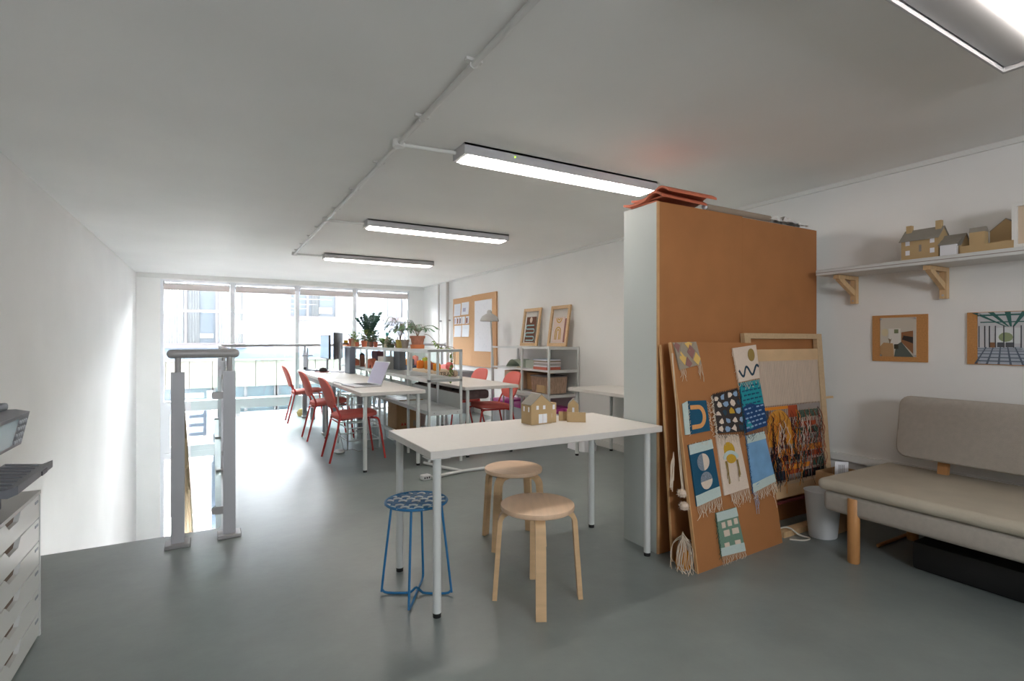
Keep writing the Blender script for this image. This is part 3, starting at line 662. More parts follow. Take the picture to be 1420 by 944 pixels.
class Tap:
    def __init__(s, label, q, base, cat='tapestry', wav=.004, mtx=MFB):
        s.q = [Vector((a, b, 0)) for a, b in q]; s.t = thing('tapestry', label, cat, mtx=mtx, group='small woven tapestries'); s.wav = wav
        m = MB(); nx, ny = 14, 18; vs = []
        for j in range(ny + 1):
            for i in range(nx + 1): vs.append(s.P(i/nx, j/ny, 0))
        o = len(vs); vs += [s.P(i/nx, j/ny, -1) for j in range(ny + 1) for i in range(nx + 1)]
        W = nx + 1
        fs = [(j*W+i, j*W+i+1, (j+1)*W+i+1, (j+1)*W+i) for j in range(ny) for i in range(nx)]
        fs += [(o+j*W+i, o+(j+1)*W+i, o+(j+1)*W+i+1, o+j*W+i+1) for j in range(ny) for i in range(nx)]
        rim = [i for i in range(W)] + [j*W + nx for j in range(1, ny + 1)] + [ny*W + i for i in range(nx - 1, -1, -1)] + [j*W for j in range(ny - 1, 0, -1)]
        fs += [(rim[k], o + rim[k], o + rim[(k+1) % len(rim)], rim[(k+1) % len(rim)]) for k in range(len(rim))]
        m.add(vs, fs, 0, True); s.cloth = m.build('cloth', base, s.t)
    def P(s, u, v, lift):
        TL, TR, BR, BL = s.q
        p = (TL*(1-u) + TR*u)*v + (BL*(1-u) + BR*u)*(1-v)
        z = .006 + s.wav*(math.sin(u*7 + v*3) + 1)*.5 if lift >= 0 else .0012
        return (p.x, p.y, z + max(lift, 0))
    def poly(s, name, pts, m_, lift=.0018, sub=1):
        # fan triangulated patch following the cloth
        if sub > 1:
            q = []
            for i in range(len(pts)):
                a, b = pts[i], pts[(i+1) % len(pts)]
                q += [(a[0] + (b[0]-a[0])*k/sub, a[1] + (b[1]-a[1])*k/sub) for k in range(sub)]
            pts = q
        vs = [s.P(u, v, lift) for u, v in pts]; vb = [s.P(u, v, .0002) for u, v in pts]; n = len(pts)
        m = MB().add(vs + vb, [list(range(n))] + [(i, (i+1) % n, n + (i+1) % n, n + i) for i in range(n)], 0, False)
        return m.build(name, m_, s.t)
    def strip(s, name, cl, w, m_, lift=.002):
        L = []; R = []
        for i, (u, v) in enumerate(cl):
            a = cl[max(i-1, 0)]; b = cl[min(i+1, len(cl)-1)]; d = Vector((b[0]-a[0], b[1]-a[1]))
            wid = (s.q[1]-s.q[0]).length; hei = (s.q[0]-s.q[3]).length
            d = Vector((d.x*wid, d.y*hei)).normalized(); L.append((u - d.y*w/2/wid, v + d.x*w/2/hei)); R.append((u + d.y*w/2/wid, v - d.x*w/2/hei))
        n = len(cl); vs = [s.P(u, v, lift) for u, v in L] + [s.P(u, v, lift) for u, v in R]
        vs += [s.P(u, v, .0001) for u, v in L] + [s.P(u, v, .0001) for u, v in R]
        fs = [(i, i+1, n+i+1, n+i) for i in range(n-1)] + [(i+1, i, 2*n+i, 2*n+i+1) for i in range(n-1)] + [(n+i, n+i+1, 3*n+i+1, 3*n+i) for i in range(n-1)]
        return MB().add(vs, fs, 0, True).build(name, m_, s.t)
    def fringe(s, edge='bottom', n=22, L=.05, m_=None, r=.0013, jit=.02, a=0.0, b=1.0, name='fringe'):
        m = MB()
        for i in range(n):
            k = a + (b - a)*(i + .5)/n
            u, v = {'bottom': (k, 0), 'top': (k, 1), 'left': (0, k), 'right': (1, k)}[edge]
            p = Vector(s.P(u, v, 0)); l = L*random.uniform(.6, 1.25)
            dx = {'left': -.012, 'right': .012}.get(edge, 0)
            up = .012 if edge == 'top' else 0
            pts = [p + Vector((0, 0, .001)), p + Vector((dx + random.uniform(-1, 1)*jit*.2, up - l*.35, .003)), p + Vector((dx + random.uniform(-1, 1)*jit*.5, -l*.7, random.uniform(.002, .006))), p + Vector((dx + random.uniform(-1, 1)*jit, -l, .003))]
            m.tube(smooth_path(pts, 2), r, 4)
        return tag(m.build(name, m_ or M_string, s.t), kind='stuff')
def ell(cx, cy, rx, ry, a0=0, a1=2*PI, n=20): return [(cx + rx*math.cos(a0 + (a1-a0)*i/n), cy + ry*math.sin(a0 + (a1-a0)*i/n)) for i in range(n + (0 if abs(a1-a0) > 6.2 else 1))]
random.seed(21)
# T1 diamonds
T = Tap('small tapestry with yellow and mauve diamonds on the top left corner', [(0.005, 1.222), (0.202, 1.228), (0.222, 1.098), (0.032, 1.069)], M_taupe)
for (cx, cy, m_) in ((.1, .9, M_mauve), (.36, .7, M_taupe), (.62, .95, M_butter), (.66, .6, M_mauve), (.25, .42, M_butter), (.45, .12, M_mauve), (.85, .25, M_butter), (.9, .8, M_taupe), (.05, .5, M_taupe)):
    rx, ry = .16, .30
    pts = [(max(0, min(1, cx + rx*a)), max(0, min(1, cy + ry*b))) for a, b in ((-1, 0), (0, -1), (1, 0), (0, 1))]
    T.poly('diamond_motif', pts, m_)
T.fringe('bottom', 5, .06, a=.0, b=.25); T.fringe('bottom', 5, .09, a=.8, b=1.0)
# T2 arch
T = Tap('petrol blue tapestry with a peach arch turned on its side', [(0.072, 0.896), (0.226, 0.892), (0.225, 0.721), (0.063, 0.715)], M_navy)
cl = [(.05, .80), (.35, .80)] + [(.5 + .27*math.cos(a), .5 + .30*math.sin(a)) for a in [PI/2 - PI*i/12 for i in range(13)]] + [(.35, .20), (.05, .20)]
T.strip('arch_motif', cl, .024, M_peach)
T2b = MB().prism([(0.022, 0.883), (0.066, 0.896), (0.057, 0.716), (0.016, 0.716)], .003, .008).build('hem', M_mint, T.t)
T.fringe('right', 10, .03); T.fringe('left', 6, .02)
# T3 moons
T = Tap('petrol tapestry with two half-grey half-pink circles', [(0.029, 0.66), (0.228, 0.673), (0.248, 0.361), (0.04, 0.336)], M_navy)
T.poly('hem', [(0, 0), (1, 0), (1, .17), (0, .17)], M_mint, sub=5); T.poly('hem', [(0, .84), (1, .84), (1, 1), (0, 1)], M_mint, .004, 5)
T.poly('moon_motif', ell(.5, .66, .24, .145, PI/2, 1.5*PI), M_speck); T.poly('moon_motif', ell(.5, .66, .24, .145, -PI/2, PI/2), M_cream)
T.poly('moon_motif', ell(.52, .345, .24, .145, 0, PI), M_speck); T.poly('moon_motif', ell(.52, .345, .24, .145, PI, 2*PI), M_cream)
T.fringe('bottom', 26, .065); T.fringe('top', 8, .02)
# T4 patterned shag
T = Tap('dark shaggy tapestry with pale blue, cream and ochre flecks', [(0.283, 0.918), (0.527, 0.945), (0.542, 0.69), (0.285, 0.7)], M_charcoal)
k = 0
for j in range(5):
    for i in range(4):
        cx, cy = .13 + i*.25 + (.08 if j % 2 else 0), .1 + j*.2
        m_ = [M_cream, M_palebluew, M_cream, M_slate, M_cream, M_palebluew][k % 6] if not (i == 2 and j == 2) else M_ochre
        pts = [(min(.98, max(.02, u)), min(.98, max(.02, v))) for u, v in [(cx + .13*q*math.cos(w), cy + .11*q*math.sin(w)) for w, q in zip([1.1*k + i*1.05 for i in range(6)], [random.uniform(.55, 1.0) if i % 2 else random.uniform(.35, .8) for i in range(6)])]]
        T.poly('fleck_motif', pts, m_); k += 1
T.fringe('left', 26, .02, r=.002, jit=.03); T.fringe('right', 14, .05, M_charcoal); T.fringe('bottom', 14, .03, M_charcoal); T.fringe('top', 18, .012, M_charcoal, jit=.03)
# T5 sun
T = Tap('cream tapestry with an ochre sun and pale arc', [(0.271, 0.693), (0.476, 0.679), (0.511, 0.368), (0.28, 0.357)], M_cream)
T.poly('sun_motif', ell(.47, .74, .22, .13, 0, PI), M_ochre); T.poly('sun_motif', [(.25, .74), (.69, .74), (.69, .62), (.25, .62)], M_ochre, sub=3)
T.poly('sun_motif', ell(.50, .58, .20, .085), M_ochre)
T.strip('arc_motif', [(.48 + .26*math.cos(a), .58 + .11*math.sin(a)) for a in [PI - PI*i/12 for i in range(13)]], .022, M_mint, .0035)
T.fringe('top', 22, .05); T.fringe('bottom', 24, .07, a=.2, b=1.)
for u in (.25, .72):
    m = MB()
    for i in range(6):
        p = Vector(T.P(u + random.uniform(-.06, .06), .55, .004)); m.tube([p, p + Vector((random.uniform(-.006, .006), -.06, .004)), p + Vector((random.uniform(-.01, .01), -random.uniform(.08, .13), .003))], .0016, 4)
    tag(m.build('loose_threads', M_olive, T.t), kind='stuff')
# T6 wave
T = Tap('cream tapestry with an olive dot and dark wavy line at the board top', [(0.53, 1.19), (0.779, 1.213), (0.768, 1.002), (0.549, 0.983)], M_cream)
T.poly('dot_motif', ell(.72, .72, .14, .19), M_olive)
T.strip('wave_motif', [(.08 + .9*i/30, .27 + .13*math.sin(i/30*4*PI + 2.6)) for i in range(31)], .014, M_slate)
T.fringe('left', 14, .05); T.fringe('bottom', 14, .045)
# T7 teal
T = Tap('teal and navy tapestry with rows of dashes', [(0.555, 0.978), (0.766, 0.993), (0.775, 0.706), (0.547, 0.681)], M_teal)
T.poly('lower_field', [(0, 0), (1, 0), (1, .48), (.6, .50), (.4, .56), (0, .5)], M_deep, .001, 4)
for j in range(10):
    for i in range(5):
        u0 = .06 + i*.19 + (.08 if j % 2 else 0); v = .07 + j*.092
        if u0 + .12 < 1: T.poly('dash_motif', [(u0, v), (u0 + .12, v), (u0 + .12, v + .03), (u0, v + .03)], M_palebluew if j < 5 else M_navy, .003, 2)
T.fringe('left', 20, .04, M_navy); T.fringe('bottom', 16, .05, M_slate)
# T8 sky
T = Tap('long sky blue tapestry with pale mint hems', [(0.55, 0.664), (0.736, 0.674), (0.784, 0.368), (0.546, 0.334)], M_sky)
T.poly('hem', [(0, 0), (1, 0), (1, .15), (0, .15)], M_mint, sub=5); T.poly('hem', [(0, .86), (1, .86), (1, 1), (0, 1)], M_mint, .003, 5)
T.fringe('bottom', 26, .05); T.fringe('bottom', 5, .11, M_palebluew, a=0, b=.15); T.fringe('bottom', 3, .12, a=.8, b=.88); T.fringe('left', 16, .03, M_deep)
# T9 green windows
T = Tap('sage green tapestry with pale window squares at the board foot', [(0.187, 0.278), (0.369, 0.28), (0.402, 0.037), (0.191, 0.049)], M_sage)
T.poly('hem', [(0, 0), (1, 0), (1, .19), (0, .19)], M_mint, sub=5); T.poly('hem', [(0, .80), (1, .80), (1, 1), (0, 1)], M_mint, .003, 5)
for (u, v, w, h) in ((.18, .62, .17, .13), (.46, .63, .17, .13), (.74, .64, .17, .13), (.22, .42, .26, .14), (.60, .43, .27, .13), (.16, .19, .22, .09), (.64, .19, .22, .09)):
    T.poly('window_motif', [(u, v), (u + w, v), (u + w, v + h), (u, v + h)], M_cream, .003, 2)
T.fringe('bottom', 22, .045); T.fringe('left', 12, .04, M_dgreen)
# strings hanging between the boards
g = thing('pompom_garland', 'cream pompoms and cord hanging at the edge between the leaning boards', 'garland', (2.195, 1.985, .60))
m = MB()
for k in range(5): m.tube(smooth_path([(random.uniform(-.008, .008), .075, .55), (.0, .05, .30), (random.uniform(-.01, .01), .02, .0), (random.uniform(-.012, .012), -.01, -.22)], 4), .0016, 4)
m.build('cord', M_string, g)
for (y, z, r) in ((-.0, -.20, .034), (-.015, -.265, .036)):
    m = MB()
    for k in range(160):
        d = Vector((random.gauss(0, 1), random.gauss(0, 1), random.gauss(0, 1))).normalized(); q = d.orthogonal().normalized()*.004
        m.add([Vector((-.005, y, z)) + q, Vector((-.005, y, z)) - q, Vector((-.005, y, z)) + d*r], [(0, 1, 2)])
    m.lathe([(0, -r*.7), (r*.55, -r*.45), (r*.72, 0), (r*.55, r*.45), (0, r*.7)], (-.005, y, z), 12)
    tag(m.build('pompom', M_cream, g))
g = thing('tassel_bundle', 'ochre cloth with a tangle of cream tassels on the floor beside the boards', 'tassels', (2.17, 1.93, 0))
MB().lathe([(0, 0), (.035, .002), (.042, .03), (.034, .075), (.015, .12), (0, .15)], (.012, .04, 0), 12).build('cloth', M_olive and mat('amber_cloth', (190, 124, 40), .9), g)
m = MB()
for k in range(42):
    a = random.uniform(0, 2*PI); r = random.uniform(.015, .075)
    m.tube(smooth_path([(.01, .04, .17 + random.uniform(-.02, .03)), (.012 + r*.9*math.cos(a), .035 + r*.9*math.sin(a), .13), (r*math.cos(a) + random.uniform(-.01, .01), .03 + r*math.sin(a), .05), (r*.9*math.cos(a) + random.uniform(-.03, .03), .03 + r*.9*math.sin(a) - random.uniform(0, .03), .004)], 3), .0018, 4)
tag(m.build('tassels', M_string, g), kind='stuff')
m = MB()
for k in range(10): m.tube(smooth_path([(.02, .10, .47 + random.uniform(-.02, .02)), (random.uniform(-.02, .01), .085, .42), (random.uniform(-.03, .01), .08, .34 - random.uniform(0, .06))], 3), .0022, 4)
o = m.build('yarn_tuft', M_string); o.location = (2.175, 1.95, .12); tag(o, 'loose cream yarn tuft hanging from the second leaning board', 'yarn')

# ================================================================ loom
MLO = leaning('', '', 2.915, .85, 2.050, 2.140, 1.27, .03, .0)
t = thing('tapestry_loom', 'wooden frame loom with an unfinished colourful weaving leaning on the partition', 'loom', mtx=MLO @ Matrix.Translation((0, 0, -.028)))
W = .85
MB().box(0, .06, 0, 1.27, 0, .030).build('side_post', M_loomwood, t)
MB().box(W - .06, W, 0, 1.27, 0, .030).build('side_post', M_loomwood, t)
MB().box(.06, W - .06, 1.235, 1.27, 0, .030).build('top_rail', M_loomwood, t)
MB().box(.06, W - .06, 1.075, 1.165, .006, .027).build('warp_beam', M_birch, t)
MB().box(.06, W - .06, .20, .30, .006, .027).build('cloth_beam', M_birch, t)
MB().box(.06, W - .06, .165, .18, .006, .027).build('red_bar', M_maroon, t)
MB().box(-.02, .11, .80, .815, .031, .046).build('peg', M_pine, t)
MB().box(W - .01, W + .10, .81, .825, .005, .025).build('peg', M_pine, t)
m = MB(); nW = 64
for k in range(nW):
    x = .075 + (W - .15)*k/(nW - 1); m.tube([(x, .28, .028), (x, .80, .030), (x, 1.09, .030)], .0016, 4)
tag(m.build('warp_threads', M_string, t), kind='stuff')
MB().box(.07, W - .07, .80, 1.085, .020, .0275).build('warp_sheet', mat('warp_beige', (206, 182, 164), .9, var=.14, scale=26, stretch=(3, .35, 1)), t)
m = MB().box(.075, W - .075, .30, .795, .014, .026).build('weaving_ground', M_maroon, t)
random.seed(8)
blk = [(.0, .16, .78, .97, M_slate), (.0, .46, .96, 1.0, M_orange), (.46, .60, .84, 1.0, M_rust), (.62, .98, .93, 1.0, M_greyw), (.60, .95, .82, .92, M_dgreen), (.56, .9, .70, .76, M_rust),
       (.52, .95, .60, .68, M_dgreen), (.58, .98, .52, .58, M_greyw), (.6, .98, .36, .44, M_orange), (.0, .2, .40, .46, M_greyw), (.25, .55, .34, .42, M_orange), (.2, .6, .26, .33, M_blackw),
       (.0, .26, .02, .38, M_blackw), (.25, .50, .18, .25, M_greyw), (.38, .62, .08, .22, M_rust), (.4, .75, .14, .20, M_orange), (.4, .7, .02, .10, M_greyw), (.62, .98, .0, .10, M_blackw), (.45, .56, .42, .60, M_taupe),
       (.66, .78, .28, .36, M_blackw), (.80, .98, .28, .35, M_rust), (.26, .40, .02, .14, M_slate), (.8, .98, .14, .24, M_dgreen), (.02, .14, .10, .16, M_mauve)]
WX0, WX1, WY0, WY1 = .075, W - .075, .305, .79
for i, (a, b, c_, d, m_) in enumerate(blk):
    h = .031 + .001*(i % 4)
    MB().box(WX0 + (WX1-WX0)*a, WX0 + (WX1-WX0)*b, WY0 + (WY1-WY0)*c_, WY0 + (WY1-WY0)*d, .026, h).build('colour_block', m_, t)
pl = arc(.30, .60, .21, 0, PI, 16); pl = [(WX0 + (WX1-WX0)*(a), WY0 + (WY1-WY0)*(.60 + (b - .60)*1.7)) for a, b in pl]
pl = [(pl[0][0], WY0 + (WY1-WY0)*.48)] + pl + [(pl[-1][0], WY0 + (WY1-WY0)*.48)]
MB().prism(pl, .026, .035).build('colour_block', mat('amber_wool', (206, 142, 52), .95, var=.15, scale=40), t)
for m_, n, r, rng in ((M_maroon, 60, .0015, (0, 1)), (M_rust, 46, .0016, (0, 1)), (M_blackw, 70, .0016, (0, .6)), (M_cream, 13, .0020, (.25, .45)), (M_cream, 10, .0020, (.62, .78)), (M_orange, 36, .0018, (.05, .6)), (M_dgreen, 26, .0018, (.4, 1)), (M_greyw, 20, .0016, (.5, 1))):
    m = MB()
    for k in range(n):
        x = WX0 + (WX1-WX0)*random.uniform(*rng); y = WY0 + (WY1-WY0)*random.uniform(.25, .95) if m_ is not M_cream else WY0 + (WY1-WY0)*random.uniform(.5, .9)
        l = random.uniform(.08, .22); z = .040
        pts = [(x, y, .034), (x + random.uniform(-.015, .015), y - l*.25, z + random.uniform(.0, .012)), (x + random.uniform(-.03, .03), y - l*.6, z), (x + random.uniform(-.035, .035), y - l, z - .002)]
        m.tube(smooth_path(pts, 3), r, 4)
    tag(m.build('hanging_threads', m_, t), kind='stuff')
o = MB().box(0, .44, 0, .06, 0, .035).build('floor_plank', M_pine); o.location = (3.06, 1.965, 0); tag(o, 'short timber plank on the floor under the loom', 'plank')
o = MB().tube(smooth_path([(3.02, 2.06, .006), (3.12, 1.99, .05), (3.16, 1.93, .014), (3.185, 1.88, .006), (3.12, 1.875, .006), (3.06, 1.93, .006)], 6), .005, 8).build('white_cable', mat('white_cable', (206, 200, 188), .5)); tag(o, 'looped white cable on the floor between boards and bin', 'cable')

# ================================================================ sofa corner
t = thing('sofa', 'grey wool sofa with round wooden legs against the right wall', 'sofa', (3.02, 1.74, 0))
SL = 1.95
MB().rbox(.02, .76, -SL, -.02, .25, .366, .025, 3).build('seat_base', M_sofa, t)
def soft(v):
    e = max(0, 1 - ((v.x - .40)/.42)**4)*max(0, 1 - ((v.y + SL/2)/(SL/2 + .02))**6)
    return Vector((v.x, v.y, v.z + (.012*e + .004*math.sin(v.y*7)*e if v.z > .40 else 0)))
bm_ = MB().rbox(0, .80, -SL - .005, .005, .366, .432, .030, 4, T=soft)
bm_.build('seat_cushion', M_sofa2, t, sharp=80)
Tb = Matrix.Translation((.60, 0, .52)) @ Matrix.Rotation(math.radians(9), 4, 'Y')
r = .055
pl = arc(-.125 - r, .37 - r, r, 0, PI/2, 5) + arc(-SL + r, .37 - r, r, PI/2, PI, 5) + arc(-SL + r, r, r, PI, 1.5*PI, 5) + arc(-.125 - r, r, r, 1.5*PI, 2*PI, 5)
m = MB(); L_ = []
ins_ = [(.012, 0), (.004, .006), (0, .02), (0, .075), (.004, .089), (.012, .095)]
cy_, cz_ = (-.125 - SL)/2, .185
for ins, d in ins_:
    for (a, b) in pl:
        fa = 1 - ins*2/(SL - .125); fb = 1 - ins*2/.37
        L_.append((d, cy_ + (a - cy_)*fa, cz_ + (b - cz_)*fb))
n = len(pl); k = len(ins_)
m.add(L_, [(i*n+j, i*n+(j+1) % n, (i+1)*n+(j+1) % n, (i+1)*n+j) for i in range(k-1) for j in range(n)] + [list(range(n))[::-1], list(range((k-1)*n, k*n))], 0, True)
m.build('backrest', M_sofa, t, T=Tb)
for (x, y) in ((.035, -.18), (.035, -SL + .18), (.70, -.18), (.70, -SL + .18)):
    MB().lathe([(0, 0), (.026, 0), (.030, .006), (.030, .345), (.026, .352), (0, .352)], (x, y, 0), 20).build('leg', M_beech, t)
for y in (-.33, -SL + .25): MB().beam((.70, y, .36), (.74, y, .62), .03, .05, up=(0, 1, 0)).build('back_support', M_beech, t)
t = thing('waste_bin', 'white oval plastic waste bin beside the sofa', 'bin', (3.30, 1.865, 0), -.5)
prof = [(0, .0), (.078, .0), (.083, .006), (.108, .285), (.112, .29), (.106, .287), (.080, .012), (0, .010)]
MB().lathe(prof, n=36, sy=.80).build('shell', M_bin, t)
MB().tube([(.110*math.cos(a), .110*.8*math.sin(a), .288) for a in [2*PI*i/36 for i in range(36)]], .0028, 6, closed=True).build('rim', M_bin, t)
t = thing('cardboard_box', 'open cardboard box holding papers behind the waste bin', 'box', (3.42, 1.84, 0))
for (a, b, c_, d) in ((0, .25, 0, .006), (0, .25, .134, .14), (0, .006, .006, .134), (.244, .25, .006, .134)): MB().box(a, b, c_, d, 0, .37).build('side', M_cardboard, t)
MB().box(.006, .244, .006, .134, .0, .006).build('bottom', M_cardboard, t)
t = thing('paper_sheaf', 'folded printed white papers standing in the cardboard box', 'papers', (3.44, 1.87, .008))
MB().add([(0, 0, 0), (.10, .05, 0), (.10, .05, .42), (0, 0, .40), (.16, .0, 0), (.16, .0, .42)], [(0, 1, 2, 3), (1, 4, 5, 2)]).build('sheet', M_paper, t)
MB().add([(.02, .025, 0), (.11, .075, 0), (.11, .075, .41), (.02, .025, .39)], [(0, 1, 2, 3)]).build('sheet', M_paper, t)
for k in range(5): MB().tube([(.115 + .006*k, .036 - .005*k, .33 + .004*k), (.115 + .006*k, .036 - .005*k, .40)], .0012, 4).build('print_line', M_dark, t)
o = MB().rbox(0, .40, 0, 1.05, .0, .15, .02, 2).build('black_case', M_black); o.location = (3.25, .32, 0); tag(o, 'flat black case pushed under the sofa', 'case')
o = MB().rbox(0, .36, 0, .012, 0, .02, .004, 1).build('timber_strip', M_beech); o.location = (3.40, 1.60, 0); tag(o, 'thin timber strip on the floor under the sofa end', 'timber')

# ================================================================ wall shelf with models
t = thing('wall_shelf', 'white wall shelf above the sofa on wooden brackets', 'shelf', (3.62, .15, 1.665))
MB().rbox(0, .275, 0, 1.945, 0, .04, .003, 1).build('board', mat('shelf_white', (216, 216, 214), .5), t)
MB().box(-.001, .0, 0, 1.945, .017, .021).build('groove', M_greyw, t)
for y in (1.825, 1.31):
    b = MB().box(.24, .277, -.018, .018, -.19, -.002).box(.03, .24, -.018, .018, -.028, -.002).beam((.055, 0, -.02), (.255, 0, -.125), .036, .026, up=(0, 1, 0)).build('bracket', M_pine, t)
    b.location = (0, y, 0)
    MB().tube([(.236, 0, -.17), (.241, 0, -.17)], .006, 8).build('screw', M_silver, b)
ZS = 1.7055
def gable_house(name, label, loc, rz, w, d, hw, hr, parts=True, roof_m=None, over=.008, wins=(), doors=(), side=(), chim=(), group='cardboard model houses', cat='model house'):
    # front gable looks along -y; ridge runs along y; w = x size, d = y size
    t = thing(name, label, cat, loc, rz, group)
    MB().prism([(0, 0), (w, 0), (w, hw), (w/2, hr), (0, hw)], 0, d, lambda a, b, h: (a, h, b)).build('walls', M_card, t)
    for s_ in (0, 1):
        x0, x1 = (0, w/2) if s_ == 0 else (w, w/2)
        ex = -over if s_ == 0 else over; sl = (hr - hw)/(w/2)
        MB().prism([(x0 + ex, hw - sl*over + .0005), (x1, hr + .0005), (x1, hr + .004), (x0 + ex, hw - sl*over + .004)], -over*.4, d + over*.4, lambda a, b, h: (a, h, b)).build('roof', roof_m or M_cardroof, t)
    for (x, z, ww_, hh_) in wins: MB().box(x, x + ww_, -.0015, .0, z, z + hh_).build('window', M_paper, t)
    for (x, z, ww_, hh_) in doors:
        MB().box(x, x + ww_*.48, -.0015, 0, z, z + hh_).build('door', M_paper, t); MB().box(x + ww_*.52, x + ww_, -.0015, 0, z, z + hh_).build('door', M_paper, t)
    for (y, z, ww_, hh_) in side: MB().box(-.0015, 0, y, y + ww_, z, z + hh_).build('window', M_paper, t)
    for (x, y, s2, z0, z1) in chim: MB().box(x, x + s2, y, y + s2, z0, z1).build('chimney', M_card, t)
    return t
# long house seen side-on: local x runs away from the wall edge; ridge along y, long side faces -x
h1 = gable_house('model_house', 'cardboard model cottage with two chimneys on the wall shelf', (3.66, 1.405, ZS), 0, .13, .19, .125, .185, side=((.02, .03, .022, .028), (.02, .088, .022, .028), (.145, .03, .022, .028), (.145, .088, .022, .028)), chim=((.045, .005, .028, .16, .222), (.045, .155, .028, .16, .216)), over=.016)
MB().box(-.0015, 0, .085, .097, .045, .085).build('door', M_cardroof, h1)
h2 = gable_house('model_house', 'cardboard model garage with pale front beside the cottage on the shelf', (3.675, 1.305, ZS), 0, .12, .094, .065, .125, over=.014)
MB().box(-.025, -.001, .012, .090, 0, .062).build('porch', M_paper, h2)
MB().prism([(-.032, .062), (.02, .095), (.02, .10), (-.032, .067)], .004, .098, lambda a, b, h: (a, h, b)).build('porch_roof', M_cardroof, h2)
t = thing('model_tower_wall', 'cardboard model of a small tower behind a long low wall on the shelf', 'model house', (3.65, 1.075, ZS), 0, 'cardboard model houses')
MB().box(0, .006, 0, .225, 0, .043).build('low_wall', M_card, t); MB().box(.006, .09, .219, .225, 0, .043).build('low_wall', M_card, t)
MB().box(.02, .07, .125, .192, 0, .115).build('tower', M_card, t)
MB().prism([(.02, .115), (.07, .115), (.05, .142), (.03, .142)], .123, .194, lambda a, b, h: (a, h, b)).build('tower_roof', M_cardroof, t)
t = gable_house('model_house', 'cardboard gable-fronted model house beside the picture frame on the shelf', (3.86, 1.08, ZS), PI/2, .135, .07, .125, .185, wins=(), over=.002)
MB().box(.015, .035, .0705, .072, .06, .085).build('window', M_paper, t)
t = thing('box_frame', 'white box picture frame at the right end of the shelf', 'frame', (3.66, 1.085, ZS))
for (a, b, c_, d) in ((-.30, -.28, 0, .24), (-.02, 0, 0, .24), (-.28, -.02, 0, .02), (-.28, -.02, .22, .24)): MB().box(0, .035, a, b, c_, d).build('frame_bar', M_trim, t)
MB().box(.020, .026, -.28, -.02, .02, .22).build('picture', mat('pale_picture', (214, 192, 168), .7), t)
MB().box(.017, .020, -.20, -.06, .05, .19).build('motif', mat('tan_print', (190, 132, 96), .7), t)

# ================================================================ cork boards and photo prints above the sofa
def poly_print(name, label, loc, w, h, shapes, cat, pins=True):
    # flat print on the right wall facing -x; local a runs from left (+y) to right (-y)
    t = thing(name, label, cat, loc)
    MB().box(-.0015, 0, -w, 0, 0, h).build('paper', M_paper, t)
    for i, (m_, pts) in enumerate(shapes):
        d = -.0018 - .00012*i; MB().add([(d, -w*u, h*v) for u, v in pts], [list(range(len(pts)))]).build('print_area', m_, t)
    if pins:
        for (u, v) in ((.03, .03), (.97, .03), (.03, .97), (.97, .97)): MB().lathe([(0, -.006), (.005, -.006), (.006, 0), (0, 0)], (0, 0, 0), 10).build('pin', M_silver, t, T=Matrix.Translation((-.0045, -w*u, h*v)) @ Matrix.Rotation(PI/2, 4, 'Y'))
    return t
def pm(n, c, r=.35): return mat(n, c, r)
o = MB().box(0, .012, -.316, 0, 0, .305).build('cork_board', M_cork); o.location = (XR - .0122, 1.866, 1.082); tag(o, 'square cork board on the right wall holding the kitchen photo', 'cork board')
o = MB().box(0, .012, -.316, 0, 0, .305).build('cork_board', M_cork); o.location = (XR - .0122, 1.352, 1.080); tag(o, 'cork board at the right edge holding the tiled-floor photo', 'cork board')
R_ = lambda a, b, c_, d: [(a, c_), (b, c_), (b, d), (a, d)]
poly_print('photo_print', 'photo of a kitchen and dining table pinned to the cork board', (XR - .0124, 1.817, 1.114), .207, .256, [
    (pm('ph_wall', (206, 198, 184)), R_(0, 1, 0, 1)), (pm('ph_wall2', (224, 220, 212)), R_(.24, .58, .30, .72)), (pm('ph_pic', (120, 130, 96)), R_(.40, .52, .60, .70)),
    (pm('ph_lamp', (214, 200, 164)), ell(.14, .62, .10, .10, n=12)), (pm('ph_table', (184, 146, 104)), [(0, 0), (.40, 0), (.37, .34), (.10, .36), (0, .26)]), (pm('ph_floor', (90, 98, 92)), [(.40, 0), (.93, 0), (.60, .38), (.46, .30)]),
    (pm('ph_unit', (150, 104, 70)), [(.60, .38), (.92, .08), (.92, .66), (.60, .62)]), (pm('ph_dark', (46, 44, 46)), [(.62, .44), (.92, .34), (.92, .50), (.66, .54)]), (pm('ph_chair', (60, 60, 48)), R_(.40, .52, .20, .32)), (pm('ph_edge', (196, 192, 186)), R_(.93, .97, 0, .66)),
    (pm('ph_branch', (140, 124, 100)), [(.27, .34), (.29, .34), (.34, .48), (.31, .44), (.24, .47)])], 'photo')
sh_ = [(pm('pg_wall', (206, 206, 210)), R_(0, 1, 0, 1)), (pm('pg_floor', (176, 184, 196)), [(0, 0), (1, 0), (.74, .34), (0, .32)])]
for k in range(5): sh_.append((pm('pg_tile', (96, 106, 122)), [(k*.2 - .06, 0), (k*.2 - .02, 0), (k*.12 + .16, .33), (k*.12 + .14, .33)]))
for k, v in enumerate((.05, .12, .19, .25, .29)): sh_.append((pm('pg_tile', (96, 106, 122)), R_(0, .95 - k*.05, v, v + .022 - .003*k)))
for k in range(4): sh_.append((pm('pg_beam', (60, 110, 104)), [(k*.28 - .1, 1), (k*.28, 1), (.5 + k*.04, .72), (.47 + k*.04, .72)]))
sh_ += [(pm('pg_beam', (60, 110, 104)), R_(0, 1, .93, .96)), (pm('pg_beam', (60, 110, 104)), R_(.05, .95, .80, .82)), (pm('pg_win', (224, 228, 230)), R_(.30, .72, .40, .70)), (pm('pg_tree', (150, 162, 124)), ell(.48, .52, .12, .09, n=12))]
